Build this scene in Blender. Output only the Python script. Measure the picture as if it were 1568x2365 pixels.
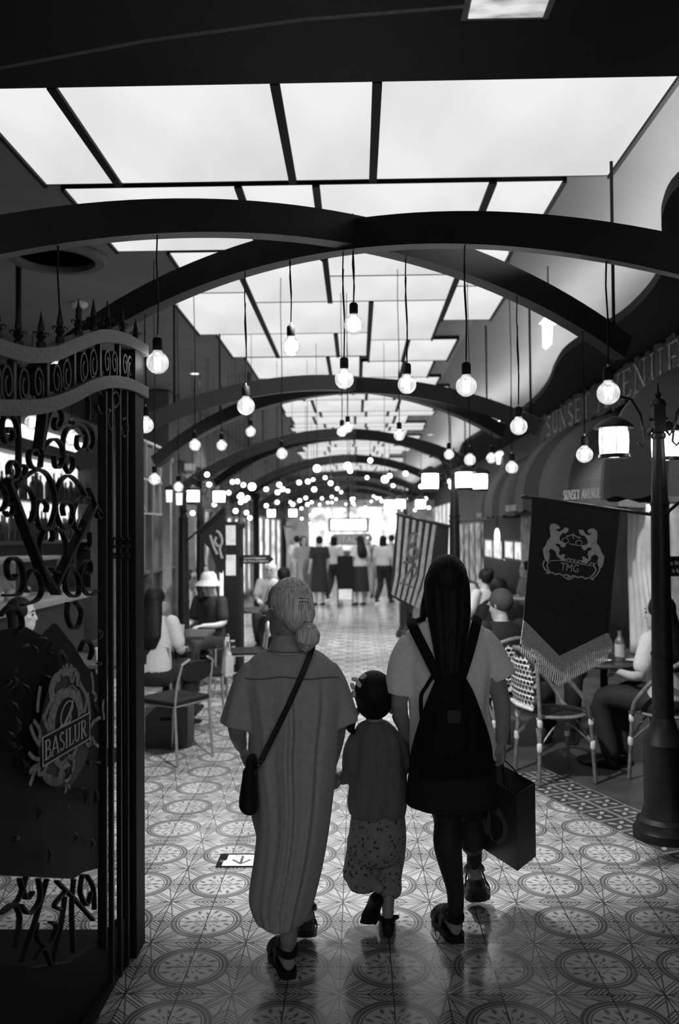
import bpy, bmesh, math, random
from mathutils import Vector, Matrix, Euler, noise
random.seed(7)
for o in list(bpy.data.objects): bpy.data.objects.remove(o)
SC = bpy.context.scene; COL = SC.collection
PI = math.pi; R_ = math.radians; V = Vector
# ------------------------------------------------------------------ camera, world, exposure
F = 2000.0
cam = bpy.data.cameras.new('camera'); camo = bpy.data.objects.new('camera', cam); COL.objects.link(camo)
cam.sensor_fit = 'VERTICAL'; cam.sensor_height = 36; cam.lens = F / 2365 * 36; cam.clip_end = 200
CR = Matrix.Rotation(R_(1.17), 3, 'Z') @ Matrix.Rotation(R_(90 + 1.30), 3, 'X') @ Matrix.Rotation(-0.008, 3, 'Z')
camo.matrix_world = Matrix.Translation((0, 0, 1.70)) @ CR.to_4x4()
cam.dof.use_dof = True; cam.dof.focus_distance = 3.6; cam.dof.aperture_fstop = 2.2
SC.camera = camo
W = bpy.data.worlds.new('world'); SC.world = W; W.use_nodes = True
W.node_tree.nodes['Background'].inputs[0].default_value = (1, 1, 1, 1)
W.node_tree.nodes['Background'].inputs[1].default_value = 0.05
SC.view_settings.view_transform = 'Standard'; SC.view_settings.look = 'None'
SC.view_settings.gamma = 1; SC.view_settings.use_curve_mapping = False
SC.view_settings.exposure = 0.0
# daylight and lamps of the hall the viewer stands in, behind the camera
_l = bpy.data.lights.new('hall_light', 'AREA'); _l.shape = 'RECTANGLE'; _l.size = 4.0; _l.size_y = 1.6; _l.energy = 33
_lo = bpy.data.objects.new('hall_light', _l); COL.objects.link(_lo); _lo.location = (.4, -1.6, 2.6); _lo.rotation_euler = (R_(82), 0, 0)
PANEL_E = 0.88; BULB_E = 5.0; LANTERN_E = 7.0; COVE_E = 40.0
def at(px, py, Y):
    d = CR @ V(((px - 784) / F, -(py - 1182.5) / F, -1)); t = Y / d.y
    return V((0, 0, 1.70)) + d * t
def atz(px, py, z):
    d = CR @ V(((px - 784) / F, -(py - 1182.5) / F, -1)); t = (z - 1.70) / d.z
    return V((0, 0, 1.70)) + d * t
# ------------------------------------------------------------------ materials (greys: the photograph is black and white)
MATS = {}
def mat(name, val, rough=.6, var=.15, scale=25, bump=0, metal=0, spec=.5, stretch=None, coat=0):
    if name in MATS: return MATS[name]
    m = bpy.data.materials.new(name); m.use_nodes = True; N = m.node_tree.nodes; L = m.node_tree.links
    b = N['Principled BSDF']; b.inputs['Roughness'].default_value = rough; b.inputs['Metallic'].default_value = metal
    b.inputs['Specular IOR Level'].default_value = spec; b.inputs['Coat Weight'].default_value = coat
    tc = N.new('ShaderNodeTexCoord'); mp = N.new('ShaderNodeMapping'); nz = N.new('ShaderNodeTexNoise')
    nz.inputs['Scale'].default_value = scale; nz.inputs['Detail'].default_value = 4
    if stretch: mp.inputs['Scale'].default_value = stretch
    L.new(tc.outputs['Object'], mp.inputs[0]); L.new(mp.outputs[0], nz.inputs[0])
    mr = N.new('ShaderNodeMapRange'); mr.inputs[1].default_value = .3; mr.inputs[2].default_value = .7
    mr.inputs[3].default_value = val * (1 - var); mr.inputs[4].default_value = val * (1 + var)
    L.new(nz.outputs[0], mr.inputs[0]); L.new(mr.outputs[0], b.inputs['Base Color'])
    if bump:
        bp = N.new('ShaderNodeBump'); bp.inputs['Strength'].default_value = bump; bp.inputs['Distance'].default_value = .01
        L.new(nz.outputs[0], bp.inputs['Height']); L.new(bp.outputs[0], b.inputs['Normal'])
    MATS[name] = m; return m
def emat(name, e, var=0, scale=2, stretch=(1, 1, 1)):
    if name in MATS: return MATS[name]
    m = bpy.data.materials.new(name); m.use_nodes = True; N = m.node_tree.nodes; L = m.node_tree.links
    N.remove(N['Principled BSDF']); em = N.new('ShaderNodeEmission'); em.inputs[1].default_value = e
    L.new(em.outputs[0], N['Material Output'].inputs[0])
    if var:
        tc = N.new('ShaderNodeTexCoord'); mp = N.new('ShaderNodeMapping'); mp.inputs['Scale'].default_value = stretch
        nz = N.new('ShaderNodeTexNoise'); nz.inputs['Scale'].default_value = scale; nz.inputs['Detail'].default_value = 3
        mr = N.new('ShaderNodeMapRange'); mr.inputs[1].default_value = .35; mr.inputs[2].default_value = .6
        mr.inputs[3].default_value = 1 - var; mr.inputs[4].default_value = 1
        L.new(tc.outputs['Object'], mp.inputs[0]); L.new(mp.outputs[0], nz.inputs[0]); L.new(nz.outputs[0], mr.inputs[0])
        L.new(mr.outputs[0], em.inputs[0])
    MATS[name] = m; return m
black = mat('black_paint', .008, .6, spec=.15); iron = mat('wrought_iron', .010, .55, .3, 60, .15, spec=.25)
ironlit = mat('iron_lit', .10, .55, .25, 80, .2); darkwood = mat('dark_wood', .03, .45, .3, 8, stretch=(1, 1, 8))  # paler iron copy: the lit faces of the gate rails put into the colour
beamm = mat('beam_wood', .016, .42, .25, 6, spec=.35); steel = mat('chair_steel', .35, .35, .1, metal=.6); seatm = mat('seat_dark', .012, .6, spec=.2)
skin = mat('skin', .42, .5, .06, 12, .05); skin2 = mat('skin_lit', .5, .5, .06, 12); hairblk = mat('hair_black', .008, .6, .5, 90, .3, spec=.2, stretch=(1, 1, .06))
hairgry = mat('hair_grey', .66, .42, .5, 110, .8, stretch=(1, 1, .10)); white = mat('white_cloth', .52, .8, .08, 60, .15)
greyc = mat('grey_cloth', .30, .85, .1, 50, .1); darkc = mat('dark_cloth', .011, .8, .2, 60, .1); midc = mat('mid_cloth', .14, .85, .2, 40, .1)
leather = mat('black_leather', .008, .5, spec=.25); brass = mat('dull_brass', .3, .35, metal=.8); paper = mat('paper', .6, .6)
# ------------------------------------------------------------------ mesh helpers
class MB:
    def __init__(s): s.v = []; s.f = []; s.mi = []
    def add(s, vs, fs, m=0):
        n = len(s.v); s.v += [tuple(p) for p in vs]; s.f += [tuple(i + n for i in f) for f in fs]; s.mi += [m] * len(fs); return s
    def box(s, c, size, M=None, m=0):
        x, y, z = [k / 2 for k in size]; c = V(c)
        vs = [V((a * x, b * y, d * z)) for a in (-1, 1) for b in (-1, 1) for d in (-1, 1)]
        if M is not None: vs = [M @ p for p in vs]
        return s.add([c + p for p in vs], [(0, 1, 3, 2), (4, 6, 7, 5), (0, 4, 5, 1), (2, 3, 7, 6), (0, 2, 6, 4), (1, 5, 7, 3)], m)
    def bb(s, x0, x1, y0, y1, z0, z1, m=0): return s.box(((x0 + x1) / 2, (y0 + y1) / 2, (z0 + z1) / 2), (x1 - x0, y1 - y0, z1 - z0), None, m)
    def bar(s, a, b, w, h, m=0):
        a, b = V(a), V(b); d = b - a; q = d.to_track_quat('Y', 'Z').to_matrix(); return s.box((a + b) / 2, (w, d.length, h), q, m)
    def loft(s, rings, cap=True, m=0):
        n = len(rings[0]); vs = [p for r in rings for p in r]; fs = []
        for i in range(len(rings) - 1):
            for j in range(n):
                a = i * n + j; b = i * n + (j + 1) % n; fs.append((a, b, b + n, a + n))
        if cap:
            for k, r in ((0, rings[0]), (len(rings) - 1, rings[-1])):
                c = sum((V(p) for p in r), V()) / n; vs.append(c); ci = len(vs) - 1
                for j in range(n):
                    a = k * n + j; b = k * n + (j + 1) % n; fs.append((b, a, ci) if k == 0 else (a, b, ci))
        return s.add(vs, fs, m)
    def tube(s, pts, r, seg=8, caps=True, m=0, flat=1.0, up=None):
        pts = [V(p) for p in pts]; n = len(pts); rr = list(r) if isinstance(r, (list, tuple)) else [r] * n
        tang = [(pts[min(i + 1, n - 1)] - pts[max(i - 1, 0)]).normalized() for i in range(n)]
        if caps:
            e0, e1 = pts[0], pts[-1]; t0, t1 = tang[0], tang[-1]; r0, r1 = rr[0], rr[-1]
            pts = [e0 - t0 * r0 * .9, e0 - t0 * r0 * .55] + pts + [e1 + t1 * r1 * .55, e1 + t1 * r1 * .9]
            rr = [r0 * .3, r0 * .8] + rr + [r1 * .8, r1 * .3]; tang = [t0, t0] + tang + [t1, t1]
        u = V(up) if up is not None else (V((0, 0, 1)) if abs(tang[0].z) < .9 else V((0, 1, 0)))
        rings = []
        for p, t, q in zip(pts, tang, rr):
            a = u - t * u.dot(t)
            if a.length < 1e-5: a = V((1, .01, 0)) - t * t.x
            a.normalize(); b = t.cross(a); u = a if up is None else V(up)
            rings.append([p + (a * math.cos(2 * PI * k / seg) * flat + b * math.sin(2 * PI * k / seg)) * q for k in range(seg)])
        return s.loft(rings, True, m)
    def lathe(s, prof, c=(0, 0, 0), seg=20, m=0):
        c = V(c); return s.loft([[c + V((r * math.cos(2 * PI * k / seg), r * math.sin(2 * PI * k / seg), z)) for k in range(seg)] for r, z in prof], True, m)
    def prism(s, poly, f3, d, m=0):
        n = len(poly); vs = [f3(a, b, 0) for a, b in poly] + [f3(a, b, d) for a, b in poly]
        return s.add(vs, [tuple(range(n)), tuple(reversed(range(n, 2 * n)))] + [(i, i + n, (i + 1) % n + n, (i + 1) % n) for i in range(n)], m)
    def ribbon(s, pl, t, w0, w1, f3, m=0):
        n = len(pl); q = []
        for i in range(n):
            a = pl[max(i - 1, 0)]; b = pl[min(i + 1, n - 1)]; dx, dy = b[0] - a[0], b[1] - a[1]; l = math.hypot(dx, dy) or 1
            nx, ny = -dy / l * t / 2, dx / l * t / 2; x, y = pl[i]
            q.append([f3(x + nx, y + ny, w0), f3(x - nx, y - ny, w0), f3(x - nx, y - ny, w1), f3(x + nx, y + ny, w1)])
        return s.loft(q, True, m)
    def sphere(s, c, r, seg=12, rings=8, sc=(1, 1, 1), M=None, m=0):
        c = V(c); R = []
        for i in range(1, rings):
            a = PI * i / rings; R.append([V((math.sin(a) * math.cos(2 * PI * k / seg) * r * sc[0], math.sin(a) * math.sin(2 * PI * k / seg) * r * sc[1], -math.cos(a) * r * sc[2])) for k in range(seg)])
        if M is not None: R = [[M @ p for p in q] for q in R]
        return s.loft([[c + p for p in q] for q in R], True, m)
    def build(s, name, m, parent=None, smooth=True, remesh=0, sm=0, sub=0, bevel=0):
        me = bpy.data.meshes.new(name); me.from_pydata(s.v, [], s.f)
        for k in (m if isinstance(m, (list, tuple)) else [m]): me.materials.append(k)
        if any(s.mi): me.polygons.foreach_set('material_index', s.mi)
        me.update(); bm = bmesh.new(); bm.from_mesh(me); bmesh.ops.recalc_face_normals(bm, faces=bm.faces); bm.to_mesh(me); bm.free()
        if smooth: me.shade_smooth(); me.set_sharp_from_angle(angle=R_(35))
        o = bpy.data.objects.new(name, me); COL.objects.link(o)
        if parent is not None: o.parent = parent
        if remesh:
            q = o.modifiers.new('remesh', 'REMESH'); q.mode = 'VOXEL'; q.voxel_size = remesh; q.use_smooth_shade = True
        if sm: q = o.modifiers.new('smooth', 'SMOOTH'); q.factor = .6; q.iterations = sm
        if sub: q = o.modifiers.new('sub', 'SUBSURF'); q.levels = q.render_levels = sub
        if bevel: q = o.modifiers.new('bevel', 'BEVEL'); q.width = bevel; q.segments = 2; q.limit_method = 'ANGLE'
        return o
def tag(o, label=None, cat=None, group=None, kind=None):
    if label: o['label'] = label
    if cat: o['category'] = cat
    if group: o['group'] = group
    if kind: o['kind'] = kind
    return o
def thing(name, label, cat, loc=(0, 0, 0), rz=0, group=None):
    o = bpy.data.objects.new(name, None); COL.objects.link(o); o.location = loc; o.rotation_euler = (0, 0, rz); o.empty_display_size = .1
    return tag(o, label, cat, group)
def dup(root, loc, rz=None, label=None, group=None, scale=None):
    def cp(o, par):
        c = o.copy(); COL.objects.link(c)
        if par is not None: c.parent = par
        for ch in o.children: cp(ch, c)
        return c
    r = cp(root, None); r.location = loc
    if rz is not None: r.rotation_euler = (0, 0, rz)
    if scale: r.scale = (scale,) * 3
    if label: r['label'] = label
    if group: r['group'] = group
    return r
NTH = ['first', 'second', 'third', 'fourth', 'fifth', 'sixth', 'seventh', 'eighth', 'ninth', 'tenth', 'eleventh', 'twelfth', 'thirteenth', 'fourteenth', 'fifteenth', 'sixteenth', 'seventeenth', 'eighteenth', 'nineteenth', 'twentieth', 'twenty-first', 'twenty-second', 'twenty-third', 'twenty-fourth', 'twenty-fifth', 'twenty-sixth', 'twenty-seventh', 'twenty-eighth', 'twenty-ninth', 'thirtieth', 'thirty-first', 'thirty-second']
def ident(a, b, c): return V((a, b, c))
def frame3(o, ax, az, an):
    o, ax, az, an = V(o), V(ax).normalized(), V(az).normalized(), V(an).normalized()
    return lambda a, b, c: o + ax * a + az * b + an * c
# text: built-in font turned into a mesh, or stroked serif capitals
def text_mesh(txt, size, extrude=.001):
    c = bpy.data.curves.new('t', 'FONT'); c.body = txt; c.size = size; c.extrude = extrude; c.align_x = 'CENTER'; c.align_y = 'CENTER'; c.resolution_u = 3
    o = bpy.data.objects.new('t', c); COL.objects.link(o); dg = bpy.context.evaluated_depsgraph_get(); dg.update()
    me = bpy.data.meshes.new_from_object(o.evaluated_get(dg)); vs = [tuple(v.co) for v in me.vertices]; fs = [tuple(p.vertices) for p in me.polygons]
    bpy.data.objects.remove(o); bpy.data.curves.remove(c); bpy.data.meshes.remove(me); return vs, fs
def put_text(mb, txt, size, f3, m=0, sx=1.0):
    vs, fs = text_mesh(txt, size); mb.add([f3(x * sx, y, z + .0015) for x, y, z in vs], fs, m)
def _arc(cx, cy, rx, ry, a0, a1, n=8): return [(cx + rx * math.cos(R_(a0 + (a1 - a0) * i / n)), cy + ry * math.sin(R_(a0 + (a1 - a0) * i / n))) for i in range(n + 1)]
K, T_ = .13, .055
def _sf(x, y, w=.26): return ([(x - w / 2, y), (x + w / 2, y)], .045)
GL = {
 'A': (.80, [([(.06, 0), (.4, 1)], T_), ([(.4, 1), (.74, 0)], K), ([(.18, .34), (.62, .34)], T_), _sf(.06, 0), _sf(.74, 0)]),
 'B': (.66, [([(.15, 0), (.15, 1)], K), ([(.15, 1)] + _arc(.32, .76, .22, .24, 90, -90) + [(.15, .52)], .08), ([(.15, .52)] + _arc(.34, .26, .27, .26, 90, -90) + [(.15, 0)], .09), _sf(.12, 0, .2), _sf(.12, 1, .2)]),
 'E': (.62, [([(.15, 0), (.15, 1)], K), ([(.1, .98), (.55, .98), (.56, .82)], T_), ([(.1, .02), (.57, .02), (.6, .2)], T_), ([(.15, .52), (.45, .52)], T_), _sf(.12, 0, .2), _sf(.12, 1, .2)]),
 'I': (.34, [([(.17, 0), (.17, 1)], K), _sf(.17, 0), _sf(.17, 1)]),
 'L': (.58, [([(.15, 0), (.15, 1)], K), ([(.1, .02), (.52, .02), (.56, .24)], T_), _sf(.15, 1), _sf(.12, 0, .2)]),
 'N': (.80, [([(.12, 0), (.12, 1)], T_), ([(.1, 1), (.68, 0)], K), ([(.68, 0), (.68, 1)], T_), _sf(.12, 0), _sf(.68, 1), _sf(.06, 1, .16)]),
 'R': (.70, [([(.15, 0), (.15, 1)], K), ([(.15, 1)] + _arc(.32, .75, .24, .25, 90, -90) + [(.15, .5)], .08), ([(.3, .5), (.62, 0)], K), _sf(.15, 0), _sf(.12, 1, .2), _sf(.66, 0, .14)]),
 'S': (.56, [(_arc(.28, .74, .2, .25, 30, 200) + [(.2, .57), (.38, .43)] + _arc(.28, .26, .22, .25, 20, -150), .10)]),
 'T': (.66, [([(.33, 0), (.33, 1)], K), ([(.04, .84), (.05, .98), (.61, .98), (.62, .84)], T_), _sf(.33, 0)]),
 'U': (.76, [([(.15, 1), (.15, .3)] + _arc(.38, .3, .23, .28, 180, 360), .11), ([(.61, .3), (.61, 1)], T_), _sf(.15, 1), _sf(.61, 1)]),
 'V': (.78, [([(.08, 1), (.4, 0)], K), ([(.4, 0), (.7, 1)], T_), _sf(.08, 1), _sf(.7, 1)]),
 ' ': (.35, [])}
def serif(mb, txt, h, f3, x0=0, y0=0, sx=1.0, gap=.08, d=.002, m=0, bold=1.0):
    x = x0
    for ch in txt:
        w, st = GL[ch]
        for pl, t in st: mb.ribbon([(x + a * h * sx, y0 + b * h) for a, b in pl], t * h * bold, 0, d, f3, m)
        x += (w + gap) * h * sx
    return x
# ------------------------------------------------------------------ floor materials
def nodekit(m):
    N = m.node_tree.nodes; L = m.node_tree.links
    def inp(n, i, v):
        if hasattr(v, 'links') or hasattr(v, 'is_linked'): L.new(v, n.inputs[i])
        else: n.inputs[i].default_value = v
    def M(op, a, b=0.0, c=0.0, clamp=False):
        n = N.new('ShaderNodeMath'); n.operation = op; n.use_clamp = clamp; inp(n, 0, a); inp(n, 1, b); inp(n, 2, c); return n.outputs[0]
    return N, L, M
def tile_mat():
    m = bpy.data.materials.new('encaustic_tile'); m.use_nodes = True; N, L, M = nodekit(m); b = N['Principled BSDF']
    tc = N.new('ShaderNodeTexCoord'); sp = N.new('ShaderNodeSeparateXYZ'); L.new(tc.outputs['Object'], sp.inputs[0])
    X, Y = sp.outputs[0], sp.outputs[1]; T = .198
    gx = M('DIVIDE', M('SUBTRACT', X, .118), 2 * T); gy = M('DIVIDE', M('SUBTRACT', Y, 3.42), 2 * T)
    def cell(g): return M('MULTIPLY', M('SUBTRACT', g, M('ROUND', g)), 2.0)      # -1..1, 0 at circle centre
    u, v = cell(gx), cell(gy); au, av = M('ABSOLUTE', u), M('ABSOLUTE', v)
    r = M('SQRT', M('ADD', M('MULTIPLY', u, u), M('MULTIPLY', v, v)))
    def line(x, c, w): return M('SUBTRACT', 1.0, M('DIVIDE', M('ABSOLUTE', M('SUBTRACT', x, c)), w), clamp=True)
    def soft(x): return M('MULTIPLY', x, 2.2, clamp=True)
    def mx(*a):
        o = a[0]
        for q in a[1:]: o = M('MAXIMUM', o, q)
        return o
    nz = N.new('ShaderNodeTexNoise'); nz.inputs['Scale'].default_value = 130; nz.inputs['Detail'].default_value = 2; L.new(tc.outputs['Object'], nz.inputs[0])
    sp1 = M('MULTIPLY', M('SUBTRACT', nz.outputs[0], .5), 6.0, clamp=True)
    th = M('ARCTAN2', v, u); c8 = M('COSINE', M('MULTIPLY', th, 8.0)); c4 = M('COSINE', M('MULTIPLY', th, 4.0)); s16 = M('SINE', M('MULTIPLY', th, 16.0))
    rings = mx(soft(line(r, .755, .05)), soft(line(r, .672, .042)), soft(line(r, .60, .020)))
    fl1 = soft(line(M('ADD', r, M('MULTIPLY', c8, .08)), .43, .085)); fl2 = soft(line(M('ADD', r, M('MULTIPLY', s16, .04)), .26, .055))
    fl3 = soft(line(M('SUBTRACT', r, M('MULTIPLY', c4, .05)), .12, .04)); fl = M('MULTIPLY', mx(fl1, fl2, fl3), M('ADD', .35, M('MULTIPLY', s16, .65)), clamp=True)
    fl = M('MULTIPLY', fl, M('LESS_THAN', r, .58))
    out = M('GREATER_THAN', r, .80)
    d1 = M('ADD', M('SUBTRACT', 1.0, au), av); d2 = M('ADD', au, M('SUBTRACT', 1.0, av)); dd = M('MINIMUM', d1, d2)
    dia = mx(soft(line(dd, .08, .05)), soft(line(dd, .19, .035)), soft(line(dd, .29, .035)), soft(line(dd, .38, .022)), soft(line(dd, .48, .035)))
    a_, b_ = M('SUBTRACT', 1.0, au), M('SUBTRACT', 1.0, av); ab = M('ABSOLUTE', M('SUBTRACT', a_, b_)); mn = M('MINIMUM', a_, b_); mxx = M('MAXIMUM', a_, b_)
    star = mx(soft(line(ab, .06, .028)), soft(line(M('SUBTRACT', mn, M('MULTIPLY', mxx, .25)), .0, .02)), soft(line(ab, .14, .026)))
    spk = M('MULTIPLY', M('MULTIPLY', sp1, M('GREATER_THAN', ab, .15)), .55)
    outp = M('MULTIPLY', mx(dia, star, spk), out)
    dark = mx(rings, fl, outp)
    tu = M('DIVIDE', M('SUBTRACT', X, .118), T); tv = M('DIVIDE', M('SUBTRACT', Y, 3.42), T)
    gu = M('ABSOLUTE', M('SUBTRACT', tu, M('ROUND', tu))); gv = M('ABSOLUTE', M('SUBTRACT', tv, M('ROUND', tv)))
    grout = M('LESS_THAN', M('MINIMUM', gu, gv), .010)
    wn = N.new('ShaderNodeTexWhiteNoise'); wn.noise_dimensions = '2D'; cx = N.new('ShaderNodeCombineXYZ')
    L.new(M('FLOOR', tu), cx.inputs[0]); L.new(M('FLOOR', tv), cx.inputs[1]); L.new(cx.outputs[0], wn.inputs[0]); rnd = wn.outputs[0]
    col = M('MULTIPLY', M('SUBTRACT', .60, M('MULTIPLY', dark, .46)), M('ADD', .85, M('MULTIPLY', rnd, .25)))
    col = M('ADD', M('MULTIPLY', col, M('SUBTRACT', 1.0, grout)), M('MULTIPLY', grout, .03))
    L.new(col, b.inputs['Base Color']); L.new(M('ADD', .15, M('MULTIPLY', rnd, .08)), b.inputs['Roughness']); b.inputs['Specular IOR Level'].default_value = .6
    # each tile lies a hair out of level
    cn = N.new('ShaderNodeVectorMath'); cn.operation = 'SUBTRACT'; L.new(wn.outputs[1], cn.inputs[0]); cn.inputs[1].default_value = (.5, .5, .5)
    sc = N.new('ShaderNodeVectorMath'); sc.operation = 'MULTIPLY'; L.new(cn.outputs[0], sc.inputs[0]); sc.inputs[1].default_value = (.014, .014, 0)
    ge = N.new('ShaderNodeNewGeometry'); ad = N.new('ShaderNodeVectorMath'); L.new(ge.outputs['Normal'], ad.inputs[0]); L.new(sc.outputs[0], ad.inputs[1])
    nn = N.new('ShaderNodeVectorMath'); nn.operation = 'NORMALIZE'; L.new(ad.outputs[0], nn.inputs[0]); L.new(nn.outputs[0], b.inputs['Normal'])
    return m
def leaf_mat(T=.18):
    m = bpy.data.materials.new('border_tile'); m.use_nodes = True; N, L, M = nodekit(m); b = N['Principled BSDF']
    tc = N.new('ShaderNodeTexCoord'); sp = N.new('ShaderNodeSeparateXYZ'); L.new(tc.outputs['Object'], sp.inputs[0]); X, Y = sp.outputs[0], sp.outputs[1]
    def cell(g):
        g = M('DIVIDE', g, T); return M('MULTIPLY', M('SUBTRACT', M('FRACT', g), .5), 2.0)
    u, v = cell(X), cell(Y); r = M('SQRT', M('ADD', M('MULTIPLY', u, u), M('MULTIPLY', v, v))); th = M('ARCTAN2', v, u)
    c = M('COSINE', M('MULTIPLY', M('ADD', th, PI / 4), 4.0)); leaf = M('MULTIPLY', M('GREATER_THAN', c, M('ADD', .2, M('MULTIPLY', M('ABSOLUTE', M('SUBTRACT', r, .42)), 2.2))), M('GREATER_THAN', r, .14))
    e = M('MAXIMUM', M('ABSOLUTE', u), M('ABSOLUTE', v)); ed = M('MULTIPLY', M('GREATER_THAN', e, .90), M('LESS_THAN', e, .97))
    nz = N.new('ShaderNodeTexNoise'); nz.inputs['Scale'].default_value = 5; L.new(tc.outputs['Object'], nz.inputs[0])
    col = M('ADD', M('MULTIPLY', M('MAXIMUM', leaf, ed), .34), M('MULTIPLY', nz.outputs[0], .12))
    L.new(col, b.inputs['Base Color']); b.inputs['Roughness'].default_value = .35
    return m
def plane(name, pts, m, thick=.02, kind='structure'):
    mb = MB(); n = len(pts); mb.add([V(p) for p in pts] + [V(p) - V((0, 0, thick)) for p in pts], [tuple(range(n)), tuple(reversed(range(n, 2 * n)))] + [(i, (i + 1) % n, (i + 1) % n + n, i + n) for i in range(n)])
    return tag(mb.build(name, m, None, False), kind=kind)
XB = [(2.35, 2.6), (1.65, 4.43), (1.17, 5.62), (1.0, 6.2), (1.0, 40)]
plane('floor', [(-4.2, -1.2, 0), (4.6, -1.2, 0), (4.6, 2.5, 0)] + [(x, y, 0) for x, y in XB] + [(-4.2, 40, 0)], tile_mat(), .05)
ter = [(x, y, 0) for x, y in XB]
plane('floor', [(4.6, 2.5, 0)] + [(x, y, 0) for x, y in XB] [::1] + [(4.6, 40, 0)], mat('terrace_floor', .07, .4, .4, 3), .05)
# diagonal border of leaf tiles along the terrace edge
bd = V((1.17 - 1.65, 5.62 - 4.43, 0)); blen = 2.6; mbb = MB(); mbb.bb(0, .36, -1.6, 1.75, .0005, .004)
bo = tag(mbb.build('floor', leaf_mat(), None, False), kind='structure'); bo.location = (1.65, 4.43, 0); bo.rotation_euler = (0, 0, math.atan2(-bd.x, bd.y))
# ------------------------------------------------------------------ shell
CZ = 3.9
ceilm = mat('ceiling_paint', .20, .8, .1, 2)
o = tag(MB().bb(-4.2, 1.25, 2.9, 40, CZ + .03, CZ + .1).build('ceiling', ceilm, None, False), kind='structure')
o = tag(MB().bb(1.25, 4.6, 2.9, 40, CZ + .03, CZ + .1).build('ceiling', mat('ceiling_white', .13, .8, .06, 2), None, False), kind='structure')
wallm = mat('wall_dark', .06, .7, .3, 3)
tag(MB().bb(-4.3, -4.2, -1.2, 40, 0, CZ).build('wall_left', wallm, None, False), kind='structure')
tag(MB().bb(4.6, 4.7, -1.2, 40, 0, CZ).build('wall_right', wallm, None, False), kind='structure')
tag(MB().bb(-4.2, 4.6, 40, 40.1, 0, CZ).build('wall_back', mat('wall_far', .25, .7), None, False), kind='structure')
# dark dropped soffit over the viewer with its rounded front edge
tag(MB().bb(-4.2, 4.6, -1.2, 3.05, 3.30, 3.5).bb(-4.2, 4.6, 2.97, 3.05, 3.5, 4.0).build('trim_1', black, None, False), kind='structure')
tag(MB().tube([at(-200, 195, 2.6), at(330, 95, 2.3), at(700, 45, 2.2), at(1080, 14, 2.15)], .004).build('ceiling_cable', ironlit), 'thin cable crossing the black soffit at the top of the view', 'cable')
t = thing('recessed_light', 'small bright rectangular light recessed in the black soffit', 'ceiling light', (.47, 2.62, 3.3))
MB().bb(-.135, .135, -.14, .045, -.015, -.004).build('rim', mat('rim_grey', .12), t, False)
MB().bb(-.115, .115, -.12, .028, -.019, -.0155).build('diffuser', emat('recess_glow', .8, .6, 6, (1, 3, 1)), t, False)
# luminous ceiling: every frosted panel with its dark frame
P = [(-1.95, -1.475, 4.15, 5.35), (-1.475, -.383, 4.15, 5.35), (-.383, .115, 4.15, 5.35), (.115, 1.59, 4.15, 5.35),
     (-1.86, -.735, 5.40, 6.65), (-.735, -.243, 5.40, 6.65), (-.243, .87, 5.40, 6.65), (.87, 1.33, 5.40, 6.65),
     (-1.47, -.97, 6.68, 7.84), (-.97, -.24, 6.68, 8.19), (-.24, .88, 6.68, 7.37), (-.24, .88, 7.37, 8.19), (.88, 1.24, 6.68, 7.73), (.88, 1.41, 7.73, 8.98),
     (-1.74, -.97, 7.84, 9.5), (-.97, .15, 8.19, 9.5), (.15, .88, 8.19, 9.87), (-1.55, -.97, 9.5, 10.75), (-.97, -.22, 9.5, 10.75), (-.22, .15, 9.5, 10.75), (.15, .6, 9.87, 11.1), (.6, 1.18, 9.87, 11.1)]
rw = ['front', 'second']
LB = ['%s frosted glowing ceiling panel of the front row, %s' % (a, b) for a, b in (('narrow', 'first from the left'), ('broad', 'second from the left'), ('narrow', 'third from the left'), ('widest', 'at the right end'))] + \
     ['%s glowing ceiling panel of the second row, %s' % (a, b) for a, b in (('long', 'at its left end'), ('short', 'second from its left end'), ('long', 'right of the middle'), ('short', 'at its right end'))] + \
     ['glowing ceiling panel behind the crossing beams, ' + s for s in ('at the far left', 'second from the left, long one', 'centre right, nearest of two strips', 'centre right, second of two strips', 'small one at the right edge', 'right edge, ending the wide rows',
      'large one at the left above the grey pendant bulbs', 'broad one in the middle under the bare bulb', 'right of the middle, beside the black notch', 'left end of the narrow fifth row', 'second in the narrow fifth row', 'small square in the fifth row', 'right half of the fifth row, inner', 'right half of the fifth row, outer')]
y = 10.78; ri = 0; prs = []
ORD = ['sixth', 'seventh', 'eighth', 'ninth', 'tenth', 'eleventh', 'twelfth', 'thirteenth', 'fourteenth', 'fifteenth', 'sixteenth', 'seventeenth', 'eighteenth', 'nineteenth', 'twentieth']
random.seed(3)
while y < 31:
    h = random.choice([.8, 1.1, 1.4, .6]); xl = random.uniform(-1.7, -1.2); xr = random.uniform(.95, 1.5); cuts = sorted([random.uniform(-.9, -.3), random.uniform(-.1, .25), random.uniform(.45, .75)])
    xs = [xl] + cuts + [xr]; y0 = y if y > 11.2 else y
    for i in range(4):
        ya = 11.12 if (ri == 0 and xs[i + 1] > .15) else y
        P.append((xs[i], xs[i + 1], ya, y + h + (.4 if ri == 0 else 0)))
        LB.append('glowing panel of the %s row of the luminous ceiling, %s from the left' % (ORD[min(ri, 14)], ['first', 'second', 'third', 'fourth'][i]))
    y += h + .02 + (.4 if ri == 0 else 0); ri += 1
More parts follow.
